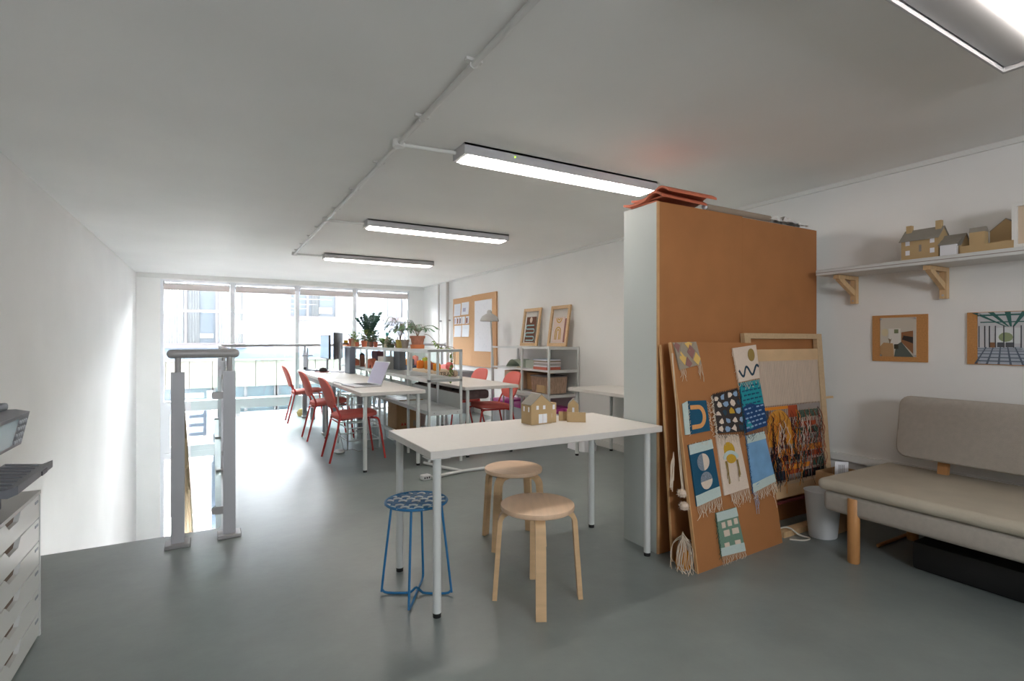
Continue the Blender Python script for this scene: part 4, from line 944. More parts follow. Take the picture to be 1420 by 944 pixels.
for x in (.02, .12, .20, .30, .44, .60, .72): sh_.append((pm('pg_post', (66, 70, 78)), R_(x, x + .018, .32, .74)))
for x in (.34, .48): sh_.append((pm('pg_chairs', (90, 92, 98)), R_(x, x + .12, .33, .42)))
sh_.append((pm('pg_chair2', (150, 110, 80)), R_(.22, .30, .32, .42)))
poly_print('photo_print', 'photo of a glazed room with tiled floor pinned at the right edge', (XR - .0124, 1.302, 1.084), .262, .298, sh_, 'photo')

# ================================================================ pinboard with papers
t = thing('pinboard', 'large two-panel pinboard on the right wall near the windows', 'pinboard', (XR - .026, 7.27, .78))
MB().box(0, .025, 0, .895, 0, 1.215).build('panel', M_pin, t); MB().box(0, .025, .90, 1.70, 0, 1.205).build('panel', M_pin, t)
def sheet(label, y0, y1, z0, z1, cat='paper', m_=None, marks=(), group='papers pinned on the pinboard', curl=.012):
    t = thing('pinned_sheet', label, cat, (XR - .0262, y1, z0), 0, group); w, h = y1 - y0, z1 - z0
    vs = []; n = 6
    for i in range(n + 1):
        v = i/n; d = -.001 - curl*(1 - v)**2
        for u in (0, .5, 1): vs.append((d - curl*.3*(u - .5)**2, -w*u, h*v))
    MB().add(vs, [(3*i + k, 3*i + k + 1, 3*i + k + 4, 3*i + k + 3) for i in range(n) for k in (0, 1)], 0, True).build('sheet', m_ or M_paper, t)
    for (u0, u1, v0, v1, mm) in marks:
        d = -.0025 - curl*((1 - v0)**2) - curl*.1
        MB().add([(d, -w*u0, h*v0), (d, -w*u1, h*v0), (-.0025 - curl*(1 - v1)**2 - curl*.1, -w*u1, h*v1), (-.0025 - curl*(1 - v1)**2 - curl*.1, -w*u0, h*v1)], [(0, 1, 2, 3)]).build('print', mm, t)
    return t
M_ink = mat('faint_ink', (196, 198, 208), .8); M_lil = mat('lilac_print', (190, 186, 204), .8); M_mid = mat('grey_print', (120, 110, 112), .8); M_brn = mat('brown_print', (150, 116, 96), .8)
lines = [(.15, .85, .2 + .12*k, .21 + .12*k, M_ink) for k in range(6)]
sheet('upper left white sheet on the pinboard', 8.62, 8.91, 1.665, 1.885, marks=lines)
sheet('upper right white sheet with lilac print on the pinboard', 8.27, 8.58, 1.675, 1.895, marks=lines[3:] + [(.2, .6, .25, .55, M_lil)])
sheet('lower left white sheet on the pinboard', 8.59, 8.90, 1.285, 1.49, marks=lines[:2])
sheet('lower right white sheet on the pinboard', 8.26, 8.56, 1.285, 1.495, marks=lines[4:])
for k, (a, b, mk) in enumerate(((8.80, 8.90, 'pale'), (8.69, 8.78, 'grey'), (8.58, 8.67, 'dark'), (8.44, 8.56, 'plain'), (8.27, 8.40, 'striped'))):
    sheet('%s small print in the middle row of the pinboard' % mk, a, b, 1.515, 1.645, marks=[(.1, .6, .1, .8, [M_lil, M_brn, M_mid, M_ink, M_mauve][k])] if mk != 'plain' else [], curl=.006)
t = sheet('tall white drawing sheet behind the grey lamp on the pinboard', 7.41, 8.05, 1.04, 1.89, 'drawing', marks=[], curl=.008)
random.seed(3)
m = MB()
for k in range(60):
    y, z = -random.uniform(.08, .56), random.uniform(.05, .80); a = random.uniform(-.9, .9); l = random.uniform(.01, .05)
    m.add([(-.0125, y, z), (-.0125, y + l*math.sin(a), z + l*math.cos(a)), (-.0125, y + l*math.sin(a) + .003, z + l*math.cos(a)), (-.0125, y + .003, z)], [(0, 1, 2, 3)])
m.build('pencil_lines', M_ink, t)
# floor lamp
t = thing('floor_lamp', 'grey dome-shaded floor lamp in front of the pinboard', 'floor lamp', (3.66, 6.93, 0))
MB().lathe([(0, 0), (.13, 0), (.135, .01), (.12, .022), (.02, .03), (0, .03)], n=30).build('base', M_lamp, t)
MB().tube([(0, 0, .02), (-.01, .02, .9), (-.035, .05, 1.53)], .011, 10).build('pole', M_lamp, t)
shd = MB().lathe([(.140, 0), (.143, .004), (.136, .03), (.11, .075), (.06, .105), (.04, .115), (.036, .15), (.02, .168), (0, .17)], (-.05, .06, 1.51), 30).lathe([(.139, .001), (.10, .07), (.04, .10), (0, .105)], (-.05, .06, 1.51), 30).build('shade', M_lamp, t)
MB().lathe([(0, -.03), (.022, -.025), (.026, 0), (.014, .04), (0, .05)], (-.05, .06, 1.55), 14).build('bulb', M_bulb, t)
# grey crate behind chairs
t = thing('storage_crate', 'grey lidded crate against the wall under the pinboard', 'crate', (3.60, 8.05, 0))
MB().box(0, .26, 0, .55, 0, .66).build('body', mat('grey_crate', (156, 156, 160), .6), t); MB().rbox(-.015, .275, -.015, .565, .66, .70, .008, 1).build('lid', M_gmetal, t)

# ================================================================ wall shelving unit
UX0, UX1 = 3.45, 3.875; UY = (5.15, 5.77, 6.60); UT = 1.145
t = thing('shelving_unit', 'pale metal shelving unit against the right wall', 'shelving', (UX0, UY[0], 0))
for y in UY:
    for x in (0, UX1 - UX0): MB().box(x - .012, x + .012, y - UY[0] - .012, y - UY[0] + .012, 0, UT).build('post', M_wmetal, t)
for z in (UT - .005, .862, .565):
    for (a, b) in ((UY[0], UY[1]), (UY[1], UY[2])):
        if z == .565 and b == UY[2]: pass
        s_ = MB().box(0.012, UX1 - UX0 - .012, a - UY[0] + .012, b - UY[0] - .012, z - .012, z).build('shelf_board', M_wmetal, t)
        MB().box(-.004, .012, a - UY[0] + .012, b - UY[0] - .012, z - .022, z + (.002 if z > .6 else .012)).build('shelf_lip', M_wmetal, s_)
    MB().box(.012, UX1 - UX0 - .012, -.008, .008, z - .03, z + .002).build('end_rail', M_wmetal, t)
MB().box(.38, .385, .015, .60, .567, .70).build('back_plate', M_wmetal, t)
# weaving frames on top
def weave_frame(y0, w, h, label, deco):
    s = .075/h
    M = leaning('', '', 0, 1, 0, 1, 1, 1)
    B = Vector((s, 0, math.sqrt(1 - s*s))); A = Vector((0, -1, 0)); N = A.cross(B)
    M = Matrix(((A.x, B.x, N.x, 3.80), (A.y, B.y, N.y, y0), (A.z, B.z, N.z, UT), (0, 0, 0, 1)))
    t = thing('weaving_frame', label, 'frame', mtx=M, group='wooden weaving frames on the shelving unit')
    f = .042
    MB().box(0, f, 0, h, 0, .022).build('frame_bar', M_pine, t); MB().box(w - f, w, 0, h, 0, .022).build('frame_bar', M_pine, t)
    MB().box(f, w - f, 0, f, 0, .020).build('frame_bar', M_pine, t); MB().box(f, w - f, h - f, h, 0, .020).build('frame_bar', M_pine, t)
    m = MB()
    for k in range(26): x = f + .03 + (w - 2*f - .06)*k/25; m.tube([(x, f, .012), (x, h - f, .012)], .0009, 4)
    tag(m.build('warp_threads', M_string, t), kind='stuff')
    deco(t, w, h); return t
def strip2(t, name, cl, wd, m_, z0=.016, z1=.018):
    L, R = [], []
    for i, (x, y) in enumerate(cl):
        a, b = cl[max(i-1, 0)], cl[min(i+1, len(cl)-1)]; d = Vector((b[0]-a[0], b[1]-a[1])).normalized()
        L.append((x - d.y*wd/2, y + d.x*wd/2)); R.append((x + d.y*wd/2, y - d.x*wd/2))
    n = len(cl); vs = [(x, y, z1) for x, y in L + R] + [(x, y, z0) for x, y in L + R]
    fs = [(i, i+1, n+i+1, n+i) for i in range(n-1)] + [(i+1, i, 2*n+i, 2*n+i+1) for i in range(n-1)] + [(n+i, n+i+1, 3*n+i+1, 3*n+i) for i in range(n-1)]
    MB().add(vs, fs).build(name, m_, t)
def deco_snake(t, w, h):
    MB().box(.10, w - .10, .05, h - .12, .010, .015).build('weaving', mat('brown_weave', (116, 76, 58), .95, var=.1, scale=60), t)
    MB().prism(ell(w/2, h - .165, .032, .040), .015, .018).build('oval_motif', M_cream, t)
    x0, x1 = .135, w - .135; r = .026; cl = [(x1 + .01, h - .24)]
    y = h - .24; side = 0
    for k in range(4):
        cxx = x0 if k % 2 == 0 else x1
        sgn = 1 if k % 2 == 0 else -1
        cl += [(cxx - sgn*r*math.sin(PI*i/8), y - r + r*math.cos(PI*i/8)) for i in range(9)]
        y -= 2*r
    cl.append((x0 - .005, y))
    strip2(t, 'meander_motif', cl, .016, mat('pale_aqua_weave', (160, 196, 196), .9))
def deco_arch(t, w, h):
    MB().box(.09, w - .09, .05, h - .15, .010, .015).build('weaving', mat('blush_weave', (222, 200, 188), .95, var=.04, scale=60), t)
    MB().box(w - .088, w - .05, .05, h - .17, .010, .014).build('weaving', M_mauve, t)
    cx = w/2; y0 = .085
    for rr in (.058, .028): strip2(t, 'arch_motif', [(cx - rr, y0)] + [(cx - rr*math.cos(a), y0 + .10 + rr*math.sin(a)) for a in [PI*i/12 for i in range(13)]] + [(cx + rr, y0)], .013, M_ochre)
    for rr in (.055, .022): strip2(t, 'arch_motif', [(cx - rr*math.cos(a), h - .165 - rr*math.sin(a)) for a in [PI*i/12 for i in range(13)]], .013, M_ochre)
weave_frame(6.38, .44, .525, 'wooden weaving frame with a pale blue meander on brown', deco_snake)
weave_frame(5.69, .42, .525, 'wooden weaving frame with ochre rainbow arches', deco_arch)
# contents of the wall shelving
t = thing('folded_card', 'pale green folded card arch on the middle shelf', 'card', (3.55, 5.95, .8625))
m = MB(); vs = []; n = 14
for i in range(n + 1):
    a = i/n; y = .42*(1 - a); z = .10*math.sin(PI*min(1, a*1.25)) if a < .4 else (.10*math.cos((a - .4)/.6*PI/2)); 
    for x in (0, .24): vs += [(x, y, max(z, 0.0)), (x, y, max(z, 0) + .003)]
fs = []
for i in range(n):
    o, q = 4*i, 4*(i+1); fs += [(o+1, q+1, q+3, o+3), (o, o+2, q+2, q), (o, q, q+1, o+1), (o+2, o+3, q+3, q+2)]
m.add(vs, fs, 0, True); m.build('card', mat('sage_card', (196, 208, 192), .8), t)
MB().box(0.02, .22, .02, .16, 0, .004).build('flap', M_card, t)
o = MB().box(0, .20, 0, .30, 0, .10).build('grey_green_file', mat('grey_green_file', (178, 184, 172), .8)); o.location = (3.60, 5.62, .8625); tag(o, 'grey-green file box behind the shelf post', 'file box')
random.seed(14)
z = .8625
for k, (col, hgt, nm) in enumerate((((196, 104, 84), .034, 'terracotta'), ((214, 208, 206), .020, 'white'), ((176, 170, 168), .024, 'grey'), ((206, 160, 140), .018, 'salmon'), ((150, 138, 118), .014, 'khaki'), ((178, 192, 208), .018, 'pale blue'))):
    t = thing('book', '%s book in the stack on the middle shelf%s' % (nm, ', bottom of the pile' if k == 0 else ', top of the pile' if k == 5 else ''), 'book', (3.475 + random.uniform(0, .015), 5.235 + random.uniform(-.015, .015), z), 0, 'books stacked on the wall shelving')
    MB().box(0, .21, 0, .30, 0, .002).build('cover', mat('book_%s' % nm.replace(' ', '_'), col, .6), t); MB().box(0, .21, 0, .30, hgt - .003, hgt - .0006).build('cover', mat('book_%s' % nm.replace(' ', '_'), col, .6), t)
    MB().box(0, .21, .296, .30, .002, hgt - .003).build('spine', mat('book_%s' % nm.replace(' ', '_'), col, .6), t)
    MB().box(.003, .207, .003, .296, .002, hgt - .003).build('pages', M_paper if k % 2 else mat('book_%s' % nm.replace(' ', '_'), col, .6), t)
    z += hgt
def carton(label, loc, s, group='boxes on the wall shelving', m_=None):
    t = thing('cardboard_box', label, 'box', loc, 0, group)
    MB().box(0, s[0], 0, s[1], 0, s[2]*.62).build('body', m_ or M_cardboard, t); MB().box(-.004, s[0] + .004, -.004, s[1] + .004, s[2]*.62 + .001, s[2]).build('lid', m_ or M_cardboard, t)
    return t
carton('pale brown cardboard box with lid on the lower shelf', (3.50, 5.95, .578), (.30, .36, .235), m_=mat('light_card', (206, 178, 150), .8))
carton('darker brown lidded cardboard box behind the basket', (3.62, 5.60, .578), (.20, .32, .22))
t = thing('basket', 'grey-brown woven basket with dark rim on the lower shelf', 'basket', (3.475, 5.20, .578))
MB().prism([(.0, .0), (.26, .0), (.28, .20), (-.02, .20)], .0, .36, lambda a, b, h: (a, h, b)).build('body', M_wicker, t)
MB().rbox(-.028, .288, -.012, .372, .20, .215, .005, 1).build('rim', mat('dark_rim', (104, 98, 98), .6), t)
MB().box(-.024, -.006, .04, .22, .01, .10).build('front_card', M_card, t)
for k in range(11): MB().beam((-.004, .02 + k*.032, .0), (-.023, .02 + k*.032, .20), .012, .008, up=(0, 1, 0)).build('stake', M_wicker, t)
for k, (y, lab) in enumerate(((6.24, 'far'), (5.72, 'middle'), (5.17, 'near'))):
    t = thing('storage_box', 'clear plastic storage box with pink lid, %s one under the wall shelving' % lab, 'storage box', (3.47, y, 0), 0, 'pink-lidded boxes')
    MB().prism([(.02, 0), (.32, 0), (.34, .34), (0, .34)], .0, .36 if k else .42, lambda a, b, h: (a, h, b)).build('body', M_clearbox, t)
    MB().rbox(-.015, .355, -.015, (.36 if k else .42) + .015, .34, .40, .012, 2).build('lid', M_pink, t)
    MB().box(-.018, -.0155, .10, .14, .355, .385).build('latch', M_pink, t)
t = thing('folding_table', 'small steel-legged side table by the wall shelving', 'side table', (3.26, 5.40, 0))
MB().rbox(0, .17, 0, .56, .54, .556, .004, 1).build('top', M_wmetal, t)
for (x, y) in ((.015, .02), (.155, .02), (.015, .54), (.155, .54)): MB().tube([(x, y, 0), (x, y, .54)], .011, 8).build('leg', mat('warm_steel', (176, 164, 158), .35, metal=.6), t)
t = thing('paper_bag', 'crumpled white bag under the table against the right wall', 'bag', (3.50, 4.52, 0))
m = MB(); random.seed(4); vs = []
for k, z in enumerate((0, .04, .09, .13, .16)):
    for j in range(14):
        a = 2*PI*j/14; f = 1 - .25*k/4 + random.uniform(-.06, .06); vs.append((.11*f*math.copysign(abs(math.cos(a))**.5, math.cos(a)) + .11, .18*f*math.copysign(abs(math.sin(a))**.5, math.sin(a)) + .2, z + (random.uniform(-.012, .012) if k else 0)))
m.add(vs, [(i*14+j, i*14+(j+1) % 14, (i+1)*14+(j+1) % 14, (i+1)*14+j) for i in range(4) for j in range(14)] + [list(range(14))[::-1], list(range(56, 70))]); m.build('bag', M_paper, t)

# ================================================================ divider shelving between the desk rows
DX0, DX1 = 1.835, 2.20; DY = (4.87, 5.50, 6.40, 7.27, 8.15, 9.00); DT = 1.13
t = thing('divider_shelving', 'white open metal shelving running between the two desk rows', 'shelving', (DX0, DY[0], 0))
for y in DY:
    for x in (.012, DX1 - DX0 - .012): MB().box(x - .012, x + .012, y - DY[0] - .012, y - DY[0] + .012, 0, DT - .02).build('post', M_wmetal, t)
for i in range(5):
    a, b = DY[i] - DY[0], DY[i+1] - DY[0]
    for z in (DT, .835, .52, .17):
        if z == .17 and i in (0, 4): continue
        s_ = MB().box(.0, DX1 - DX0, a + .012, b - .012, z - .018, z).build('shelf_board', M_wmetal, t)
        MB().box(-.003, .0, a + .012, b - .012, z - .035, z + .002).build('shelf_lip', M_wmetal, s_)
    MB().box(DX1 - DX0 - .006, DX1 - DX0, a + .013, b - .013, .522, .675).build('back_plate', M_wmetal, t)
for z in (DT - .012, .82): MB().box(.0, DX1 - DX0, -.012, .012, z - .012, z + .012).build('end_rail', mat('end_rail_grey', (170, 172, 170), .4), t)
e = MB().box(.0, DX1 - DX0, -.016, .012, .478, .522).build('end_rail', M_wmetal, t)
for x in (.06, .31): MB().tube([(x, -.018, .50), (x, -.015, .50)], .006, 8).build('bolt', M_steel, e)

# ---------------------------------------------------------------- pots and plants
def pot(label, loc, r0, r1, h, m_, plant=None, saucer=None, name='potted_plant', cat='plant', rimh=.25):
    t = thing(name, label, cat, loc, random.uniform(0, 6), 'plants on the divider shelving'); z0 = 0
    if saucer:
        MB().lathe([(0, 0), (saucer[0], 0), (saucer[0]*1.06, saucer[1]), (saucer[0]*.95, saucer[1]), (0, saucer[1]*.6)], n=20).build('saucer', saucer[2], t); z0 = saucer[1]*.6
    MB().lathe([(0, z0), (r0, z0), (r0 + (r1 - r0)*(1 - rimh), z0 + h*(1 - rimh)), (r1*1.06, z0 + h*(1 - rimh)), (r1*1.08, z0 + h), (r1*.95, z0 + h), (r1*.9, z0 + h*.88), (0, z0 + h*.88)], n=22).build('pot', m_, t)
    if plant: plant(t, z0 + h*.88)
    return t
def leaf(m, p, d, up, L, w, mi=0, droop=.2):
    d = Vector(d).normalized(); up = Vector(up); s = d.cross(up); s = s.normalized() if s.length > 1e-4 else Vector((1, 0, 0)); nrm = s.cross(d).normalized(); p = Vector(p)
    a = p + d*L*.35 + nrm*L*.05; b = p + d*L*.7 - nrm*L*droop*.3; c_ = p + d*L - nrm*L*droop
    m.add([p, a + s*w/2, a - s*w/2, b + s*w*.42, b - s*w*.42, c_], [(0, 1, 2), (1, 3, 4, 2), (3, 5, 4)], mi, True)
def zz_plant(n=9, H=.34, m_=None):
    def f(t, z):
        st_, lf = MB(), MB()
        for k in range(n):
            a = 2*PI*k/n + random.uniform(-.3, .3); lean = random.uniform(.10, .55); h = H*random.uniform(.75, 1.08)
            pts = smooth_path([(0.01*math.cos(a), .01*math.sin(a), z - .01), (h*lean*.35*math.cos(a), h*lean*.35*math.sin(a), z + h*.5), (h*lean*math.cos(a), h*lean*math.sin(a), z + h)], 6)
            st_.tube(pts, [.006 - .004*i/len(pts) for i in range(len(pts))], 6)
            for i in range(3, len(pts)):
                d = pts[i] - pts[i-1]
                for s_ in (-1, 1):
                    sd = d.cross(Vector((math.cos(a), math.sin(a), .3))).normalized()*s_
                    leaf(lf, pts[i], sd + d.normalized()*.8, d, .085*random.uniform(.8, 1.1), .040)
        tag(st_.build('stems', M_leafd, t), kind='stuff'); tag(lf.build('foliage', m_ or M_leafd, t), kind='stuff')
    return f
def bushy(n=60, R=.08, H=.10, m_=None, L=.04, w=.02):
    n = int(n*1.8); L *= 1.25; w *= 1.3
    def f(t, z):
        lf = MB(); st_ = MB()
        for k in range(n):
            a = random.uniform(0, 2*PI); e = random.uniform(.1, 1.2); rr = R*random.random()**.5
            p = Vector((rr*math.cos(a)*.8, rr*math.sin(a)*.8, z + H*random.uniform(.05, 1)))
            leaf(lf, p, (math.cos(a), math.sin(a), math.sin(e)*.8), (0, 0, 1), L*random.uniform(.7, 1.2), w)
            if k % 5 == 0: st_.tube([(0, 0, z - .005), tuple(p)], .002, 5)
        tag(st_.build('stems', M_stem, t), kind='stuff'); tag(lf.build('foliage', m_ or M_leaf, t), kind='stuff')
    return f
def fern(n=14, R=.26, H=.20, m_=None, along=None):
    def f(t, z):
        lf, st_ = MB(), MB()
        for k in range(n):
            a = (2*PI*k/n + random.uniform(-.2, .2)); r = R*random.uniform(.6, 1.1); h = H*random.uniform(.5, 1.1)
            pts = smooth_path([(0, 0, z - .005), (r*.25*math.cos(a), r*.25*math.sin(a), z + h*.8), (r*.7*math.cos(a), r*.7*math.sin(a), z + h), (r*math.cos(a), r*math.sin(a), z + h*.75)], 5)
            st_.tube(pts, .0018, 5)
            for i in range(4, len(pts)):
                d = pts[i] - pts[i-1]; sd = d.cross(Vector((0, 0, 1))).normalized()
                for s_ in (-1, 1): leaf(lf, pts[i], sd*s_ + d.normalized()*.5, (0, 0, 1), .045, .013)
        tag(st_.build('stems', M_stem, t), kind='stuff'); tag(lf.build('foliage', m_ or M_leafd, t), kind='stuff')
    return f
random.seed(31)
pot('small terracotta pot plant at the left end of the plant shelf', (1.93, 8.55, DT), .034, .046, .12, M_terra, bushy(40, .09, .12, M_leaf))
t = thing('planter_box', 'square tan planter with leggy green plant on the plant shelf', 'plant', (1.93, 8.30, DT), .2, 'plants on the divider shelving')
MB().prism([(-.045, -.045), (.045, -.045), (.045, .045), (-.045, .045)], 0, .10).build('planter', mat('tan_planter', (206, 164, 124), .7), t); bushy(46, .10, .12, M_leafl)(t, .09)
pot('tall dark green plant with upright leafy stems on the plant shelf', (2.06, 7.98, DT), .06, .075, .11, mat('dark_pot', (110, 100, 92), .6), zz_plant(18, .37))
pot('tiny terracotta pot with pale succulent on the plant shelf', (1.90, 8.05, DT), .022, .03, .065, M_terra, bushy(24, .04, .05, M_leafl, .03, .016))
pot('terracotta pot with trailing yellow-green leaves on the plant shelf', (1.90, 7.62, DT), .032, .044, .085, M_terra, bushy(60, .08, .16, M_leafl))
pot('terracotta pot with mounded grey-green succulent on the plant shelf', (1.93, 7.34, DT), .024, .032, .07, M_terra2, bushy(80, .08, .15, M_leaf, .05, .022))
pot('small terracotta pot with dark leaves right of the mounded succulent', (1.93, 7.12, DT), .022, .030, .07, M_terra, bushy(50, .07, .16, M_leafd, .05, .02))
pot('low bowl of round bright green leaves on the plant shelf', (1.95, 6.72, DT), .04, .055, .04, mat('clear_bowl', (190, 200, 180), .3), bushy(50, .10, .07, mat('round_leaf', (112, 152, 62), .45), .05, .04))
pot('grey-green spiky plant in low dish on the plant shelf', (1.93, 6.42, DT), .04, .05, .04, mat('moss_pot', (110, 122, 96), .7), bushy(60, .09, .08, M_leaf, .05, .014))
pot('wispy flowering plant behind the spray bottle on the plant shelf', (2.08, 6.62, DT), .03, .04, .07, M_terra2, fern(8, .10, .30, mat('violet_grey_leaf', (110, 106, 128), .5)))
pot('mustard pot with dark feathery fern on the plant shelf', (1.95, 6.10, DT), .045, .055, .10, mat('mustard_pot', (190, 168, 84), .6), fern(16, .22, .26, M_leafd))
pot('plain grey pot beside the large terracotta pot on the plant shelf', (1.93, 5.86, DT), .034, .046, .10, mat('grey_pot', (168, 156, 142), .7), fern(7, .14, .20, M_leaf))
def bigfern(t, z):
    fern(12, .22, .15, M_leaf)(t, z)
pj = pot('large weathered terracotta pot with arching fern on an orange saucer', (1.98, 5.58, DT), .060, .080, .115, M_terra2, bigfern, (.075, .045, mat('orange_saucer', (206, 122, 76), .6)))
t = thing('trailing_vine', 'thin trailing vine hanging over the right end of the plant shelf', 'vine', (2.02, 5.36, DT), 0)
m = MB(); pts = smooth_path([(0, .10, .16), (.02, .0, .14), (.06, -.10, .06), (.08, -.15, .015), (.19, -.18, .0), (.195, -.18, -.12), (.20, -.16, -.26), (.19, -.15, -.34)], 6)
m.tube(pts, .0028, 6); m.tube(smooth_path([(.06, -.10, .06), (.13, -.20, .03), (.20, -.26, .0), (.20, -.26, -.15), (.20, -.25, -.28)], 6), .0022, 6); m.build('stem', M_stem, t)
m = MB()
for k in range(10, len(pts)):
    for s_ in (-1, 1): leaf(m, pts[k], (random.uniform(-1, 1), random.uniform(-1, 1), random.uniform(-.6, .2)), (0, 0, 1), .045, .026)
tag(m.build('leaves', M_leafl, t), kind='stuff')
t = thing('spray_bottle', 'teal-headed spray bottle among the plants', 'bottle', (1.92, 6.55, DT))
MB().lathe([(0, 0), (.03, 0), (.033, .01), (.032, .08), (.016, .12), (.013, .14), (0, .14)], n=18).build('bottle', mat('beige_bottle', (206, 196, 168), .4), t)
MB().prism([(-.045, .175), (-.045, .16), (-.012, .14), (.014, .14), (.022, .17), (.012, .19), (-.03, .19)], -.011, .011, lambda a, b, h: (h, a, b)).build('spray_head', mat('teal_plastic', (46, 160, 150), .4), t)
MB().tube([(0, -.028, .155), (0, -.036, .12)], .004, 6).build('trigger', M_paper, t)
# small clutter at the left end
o = MB().box(-.06, .06, -.14, .14, 0, .022).build('orange_book', mat('orange_cover', (222, 138, 84), .6)); o.location = (1.93, 8.80, DT); tag(o, 'flat orange book lying at the left end of the plant shelf', 'book')
t = thing('yellow_cup', 'yellow cup on a dark dish at the left end of the plant shelf', 'cup', (1.92, 8.90, DT + .022))
MB().lathe([(0, 0), (.05, 0), (.065, .03), (.06, .03), (0, .012)], n=18).build('dish', mat('brown_dish', (130, 112, 96), .6), t)
MB().lathe([(0, .012), (.03, .012), (.036, .075), (.032, .075), (.028, .02), (0, .02)], n=18).build('cup', mat('yellow_enamel', (226, 182, 40), .4), t)
t = thing('wire_rack', 'pale wire letter rack behind the plants', 'rack', (2.12, 8.35, DT))
for k in range(8): MB().tube([(0, -.14 + k*.04, 0), (0, -.14 + k*.04, .20)], .0025, 5).build('wire', M_wmetal, t)
for z in (.004, .07, .135, .20): MB().tube([(0, -.14, z), (0, .14, z)], .0025, 5).build('wire', M_wmetal, t)
# middle shelf: clay houses and boxes
MZ = .8352
t = thing('clay_house', 'large terracotta model house on the divider middle shelf', 'model house', (1.90, 7.36, MZ), PI/2, 'clay model houses')
t.rotation_euler = (0, 0, -PI/2 + .25)
MB().prism([(-.11, 0), (.11, 0), (.11, .055), (0, .13), (-.11, .055)], 0, .10, lambda a, b, h: (a, h, b)).build('body', M_terra, t)
for x in (-.05, .04): MB().prism([(x - .014, 0), (x + .014, 0), (x + .014, .035), (x, .048), (x - .014, .035)], -.002, .0, lambda a, b, h: (a, h, b)).build('doorway', M_maroon, t)
t = thing('clay_house', 'small reddish clay house left of the large one on the divider shelf', 'model house', (1.92, 8.25, MZ), 0, 'clay model houses')
MB().box(-.05, .05, -.06, .06, 0, .08).build('body', M_terra, t); MB().prism([(-.055, .08), (.055, .08), (0, .11)], -.06, .06, lambda a, b, h: (a, h, b)).build('roof', M_terra2, t)
t = thing('clay_tower', 'slender clay tower between the small and large clay houses', 'model house', (1.93, 7.86, MZ), 0, 'clay model houses')
MB().box(-.03, .03, -.035, .035, 0, .17).build('body', M_terra2, t); MB().prism([(-.033, .17), (.033, .17), (0, .20)], -.037, .037, lambda a, b, h: (a, h, b)).build('roof', M_charcoal, t)
def bind(label, loc, s, c, rz=0, name='binder', cat='binder'):
    t = thing(name, label, cat, loc, rz); mm = mat(name + '_%d_%d_%d' % c, c, .6)
    MB().box(0, s[0], 0, .004, 0, s[2]).build('cover', mm, t); MB().box(0, s[0], s[1] - .004, s[1], 0, s[2]).build('cover', mm, t); MB().box(0, .004, .004, s[1] - .004, 0, s[2]).build('spine', mm, t); MB().box(.01, s[0] - .005, .004, s[1] - .004, .006, s[2] - .008).build('pages', M_paper, t)
bind('dark maroon binder standing behind the clay house', (2.04, 7.44, MZ), (.12, .30, .23), (92, 52, 62))
bind('pale beige box file standing on the divider middle shelf', (1.96, 6.86, MZ), (.20, .26, .17), (206, 202, 194))
bind('dark grey portfolio leaning near the beige box file', (2.10, 6.60, MZ), (.08, .26, .26), (120, 124, 132))
t = thing('cardboard_box', 'cardboard box with red arrow marks on the low divider shelf', 'box', (1.87, 5.98, .1705), 0)
MB().box(0, .29, 0, .36, 0, .30).build('body', M_cardboard, t)
MB().add([(0, 0, .30), (.29, 0, .30), (.29, -.10, .36), (0, -.10, .36)], [(0, 1, 2, 3)]).build('flap', M_cardboard, t)
MB().add([(0, .36, .30), (0, 0, .30), (-.07, .02, .335), (-.07, .34, .335)], [(0, 1, 2, 3)]).build('flap', M_cardboard, t)
M_redink = mat('red_ink', (190, 60, 44), .7)
for k in range(3):
    x = .05 + k*.035
    MB().add([(x, -.001, .05), (x + .03, -.001, .05), (x + .015, -.001, .085)], [(0, 1, 2)]).build('arrow_mark', M_redink, t)
MB().add([(.20, -.001, .03), (.26, -.001, .03), (.26, -.001, .10), (.20, -.001, .10)], [(0, 1, 2, 3)]).build('label_patch', M_taupe, t)

# ================================================================ things on the left desks
t = thing('laptop', 'open silver laptop on the near left desk', 'laptop', (1.22, 5.58, .74), .12)
MB().rbox(0, .29, -.20, .20, 0, .014, .004, 2).build('base', M_silver, t)
MB().box(.12, .27, -.17, .17, .0142, .0148).build('keyboard', M_dark, t)
B_ = Matrix.Translation((.29, 0, .012)) @ Matrix.Rotation(math.radians(-78), 4, 'Y') 
ld = MB().rbox(0, .26, -.20, .20, -.006, .0, .003, 1).build('lid', M_silver, t, T=Matrix.Translation((.285, 0, .014)) @ Matrix.Rotation(math.radians(-68), 4, 'Y'))
MB().box(.01, .25, -.19, .19, .0, .001).build('screen', M_lapscr, ld, T=Matrix.Translation((.285, 0, .014)) @ Matrix.Rotation(math.radians(-68), 4, 'Y'))
o = MB().tube(smooth_path([(1.24, 5.83, .744), (1.22, 6.1, .745), (1.16, 6.05, .742), (1.158, 5.95, .60), (1.19, 5.90, .30), (1.25, 5.9, .01)], 6), .003, 6).build('laptop_cable', mat('grey_cable', (150, 150, 156), .5)); tag(o, 'thin grey cable trailing from the laptop over the desk edge', 'cable')
def monitor(label, loc, rz, w, h, zc, screen, leg=True):
    t = thing('monitor', label, 'monitor', loc, rz, 'desk monitors')   # screen faces local -x
    MB().rbox(-.012, .018, -w/2, w/2, zc - h/2, zc + h/2, .006, 2).build('casing', M_dark, t)
    MB().box(-.0135, -.0122, -w/2 + .012, w/2 - .012, zc - h/2 + .015, zc + h/2 - .012).build('screen', screen, t)
    MB().box(.018, .04, -.03, .03, .02, zc + .05).build('stand', M_gmetal, t)
    MB().rbox(-.09, .12, -.11, .11, 0, .012, .004, 1).build('foot', M_gmetal, t)
    return t
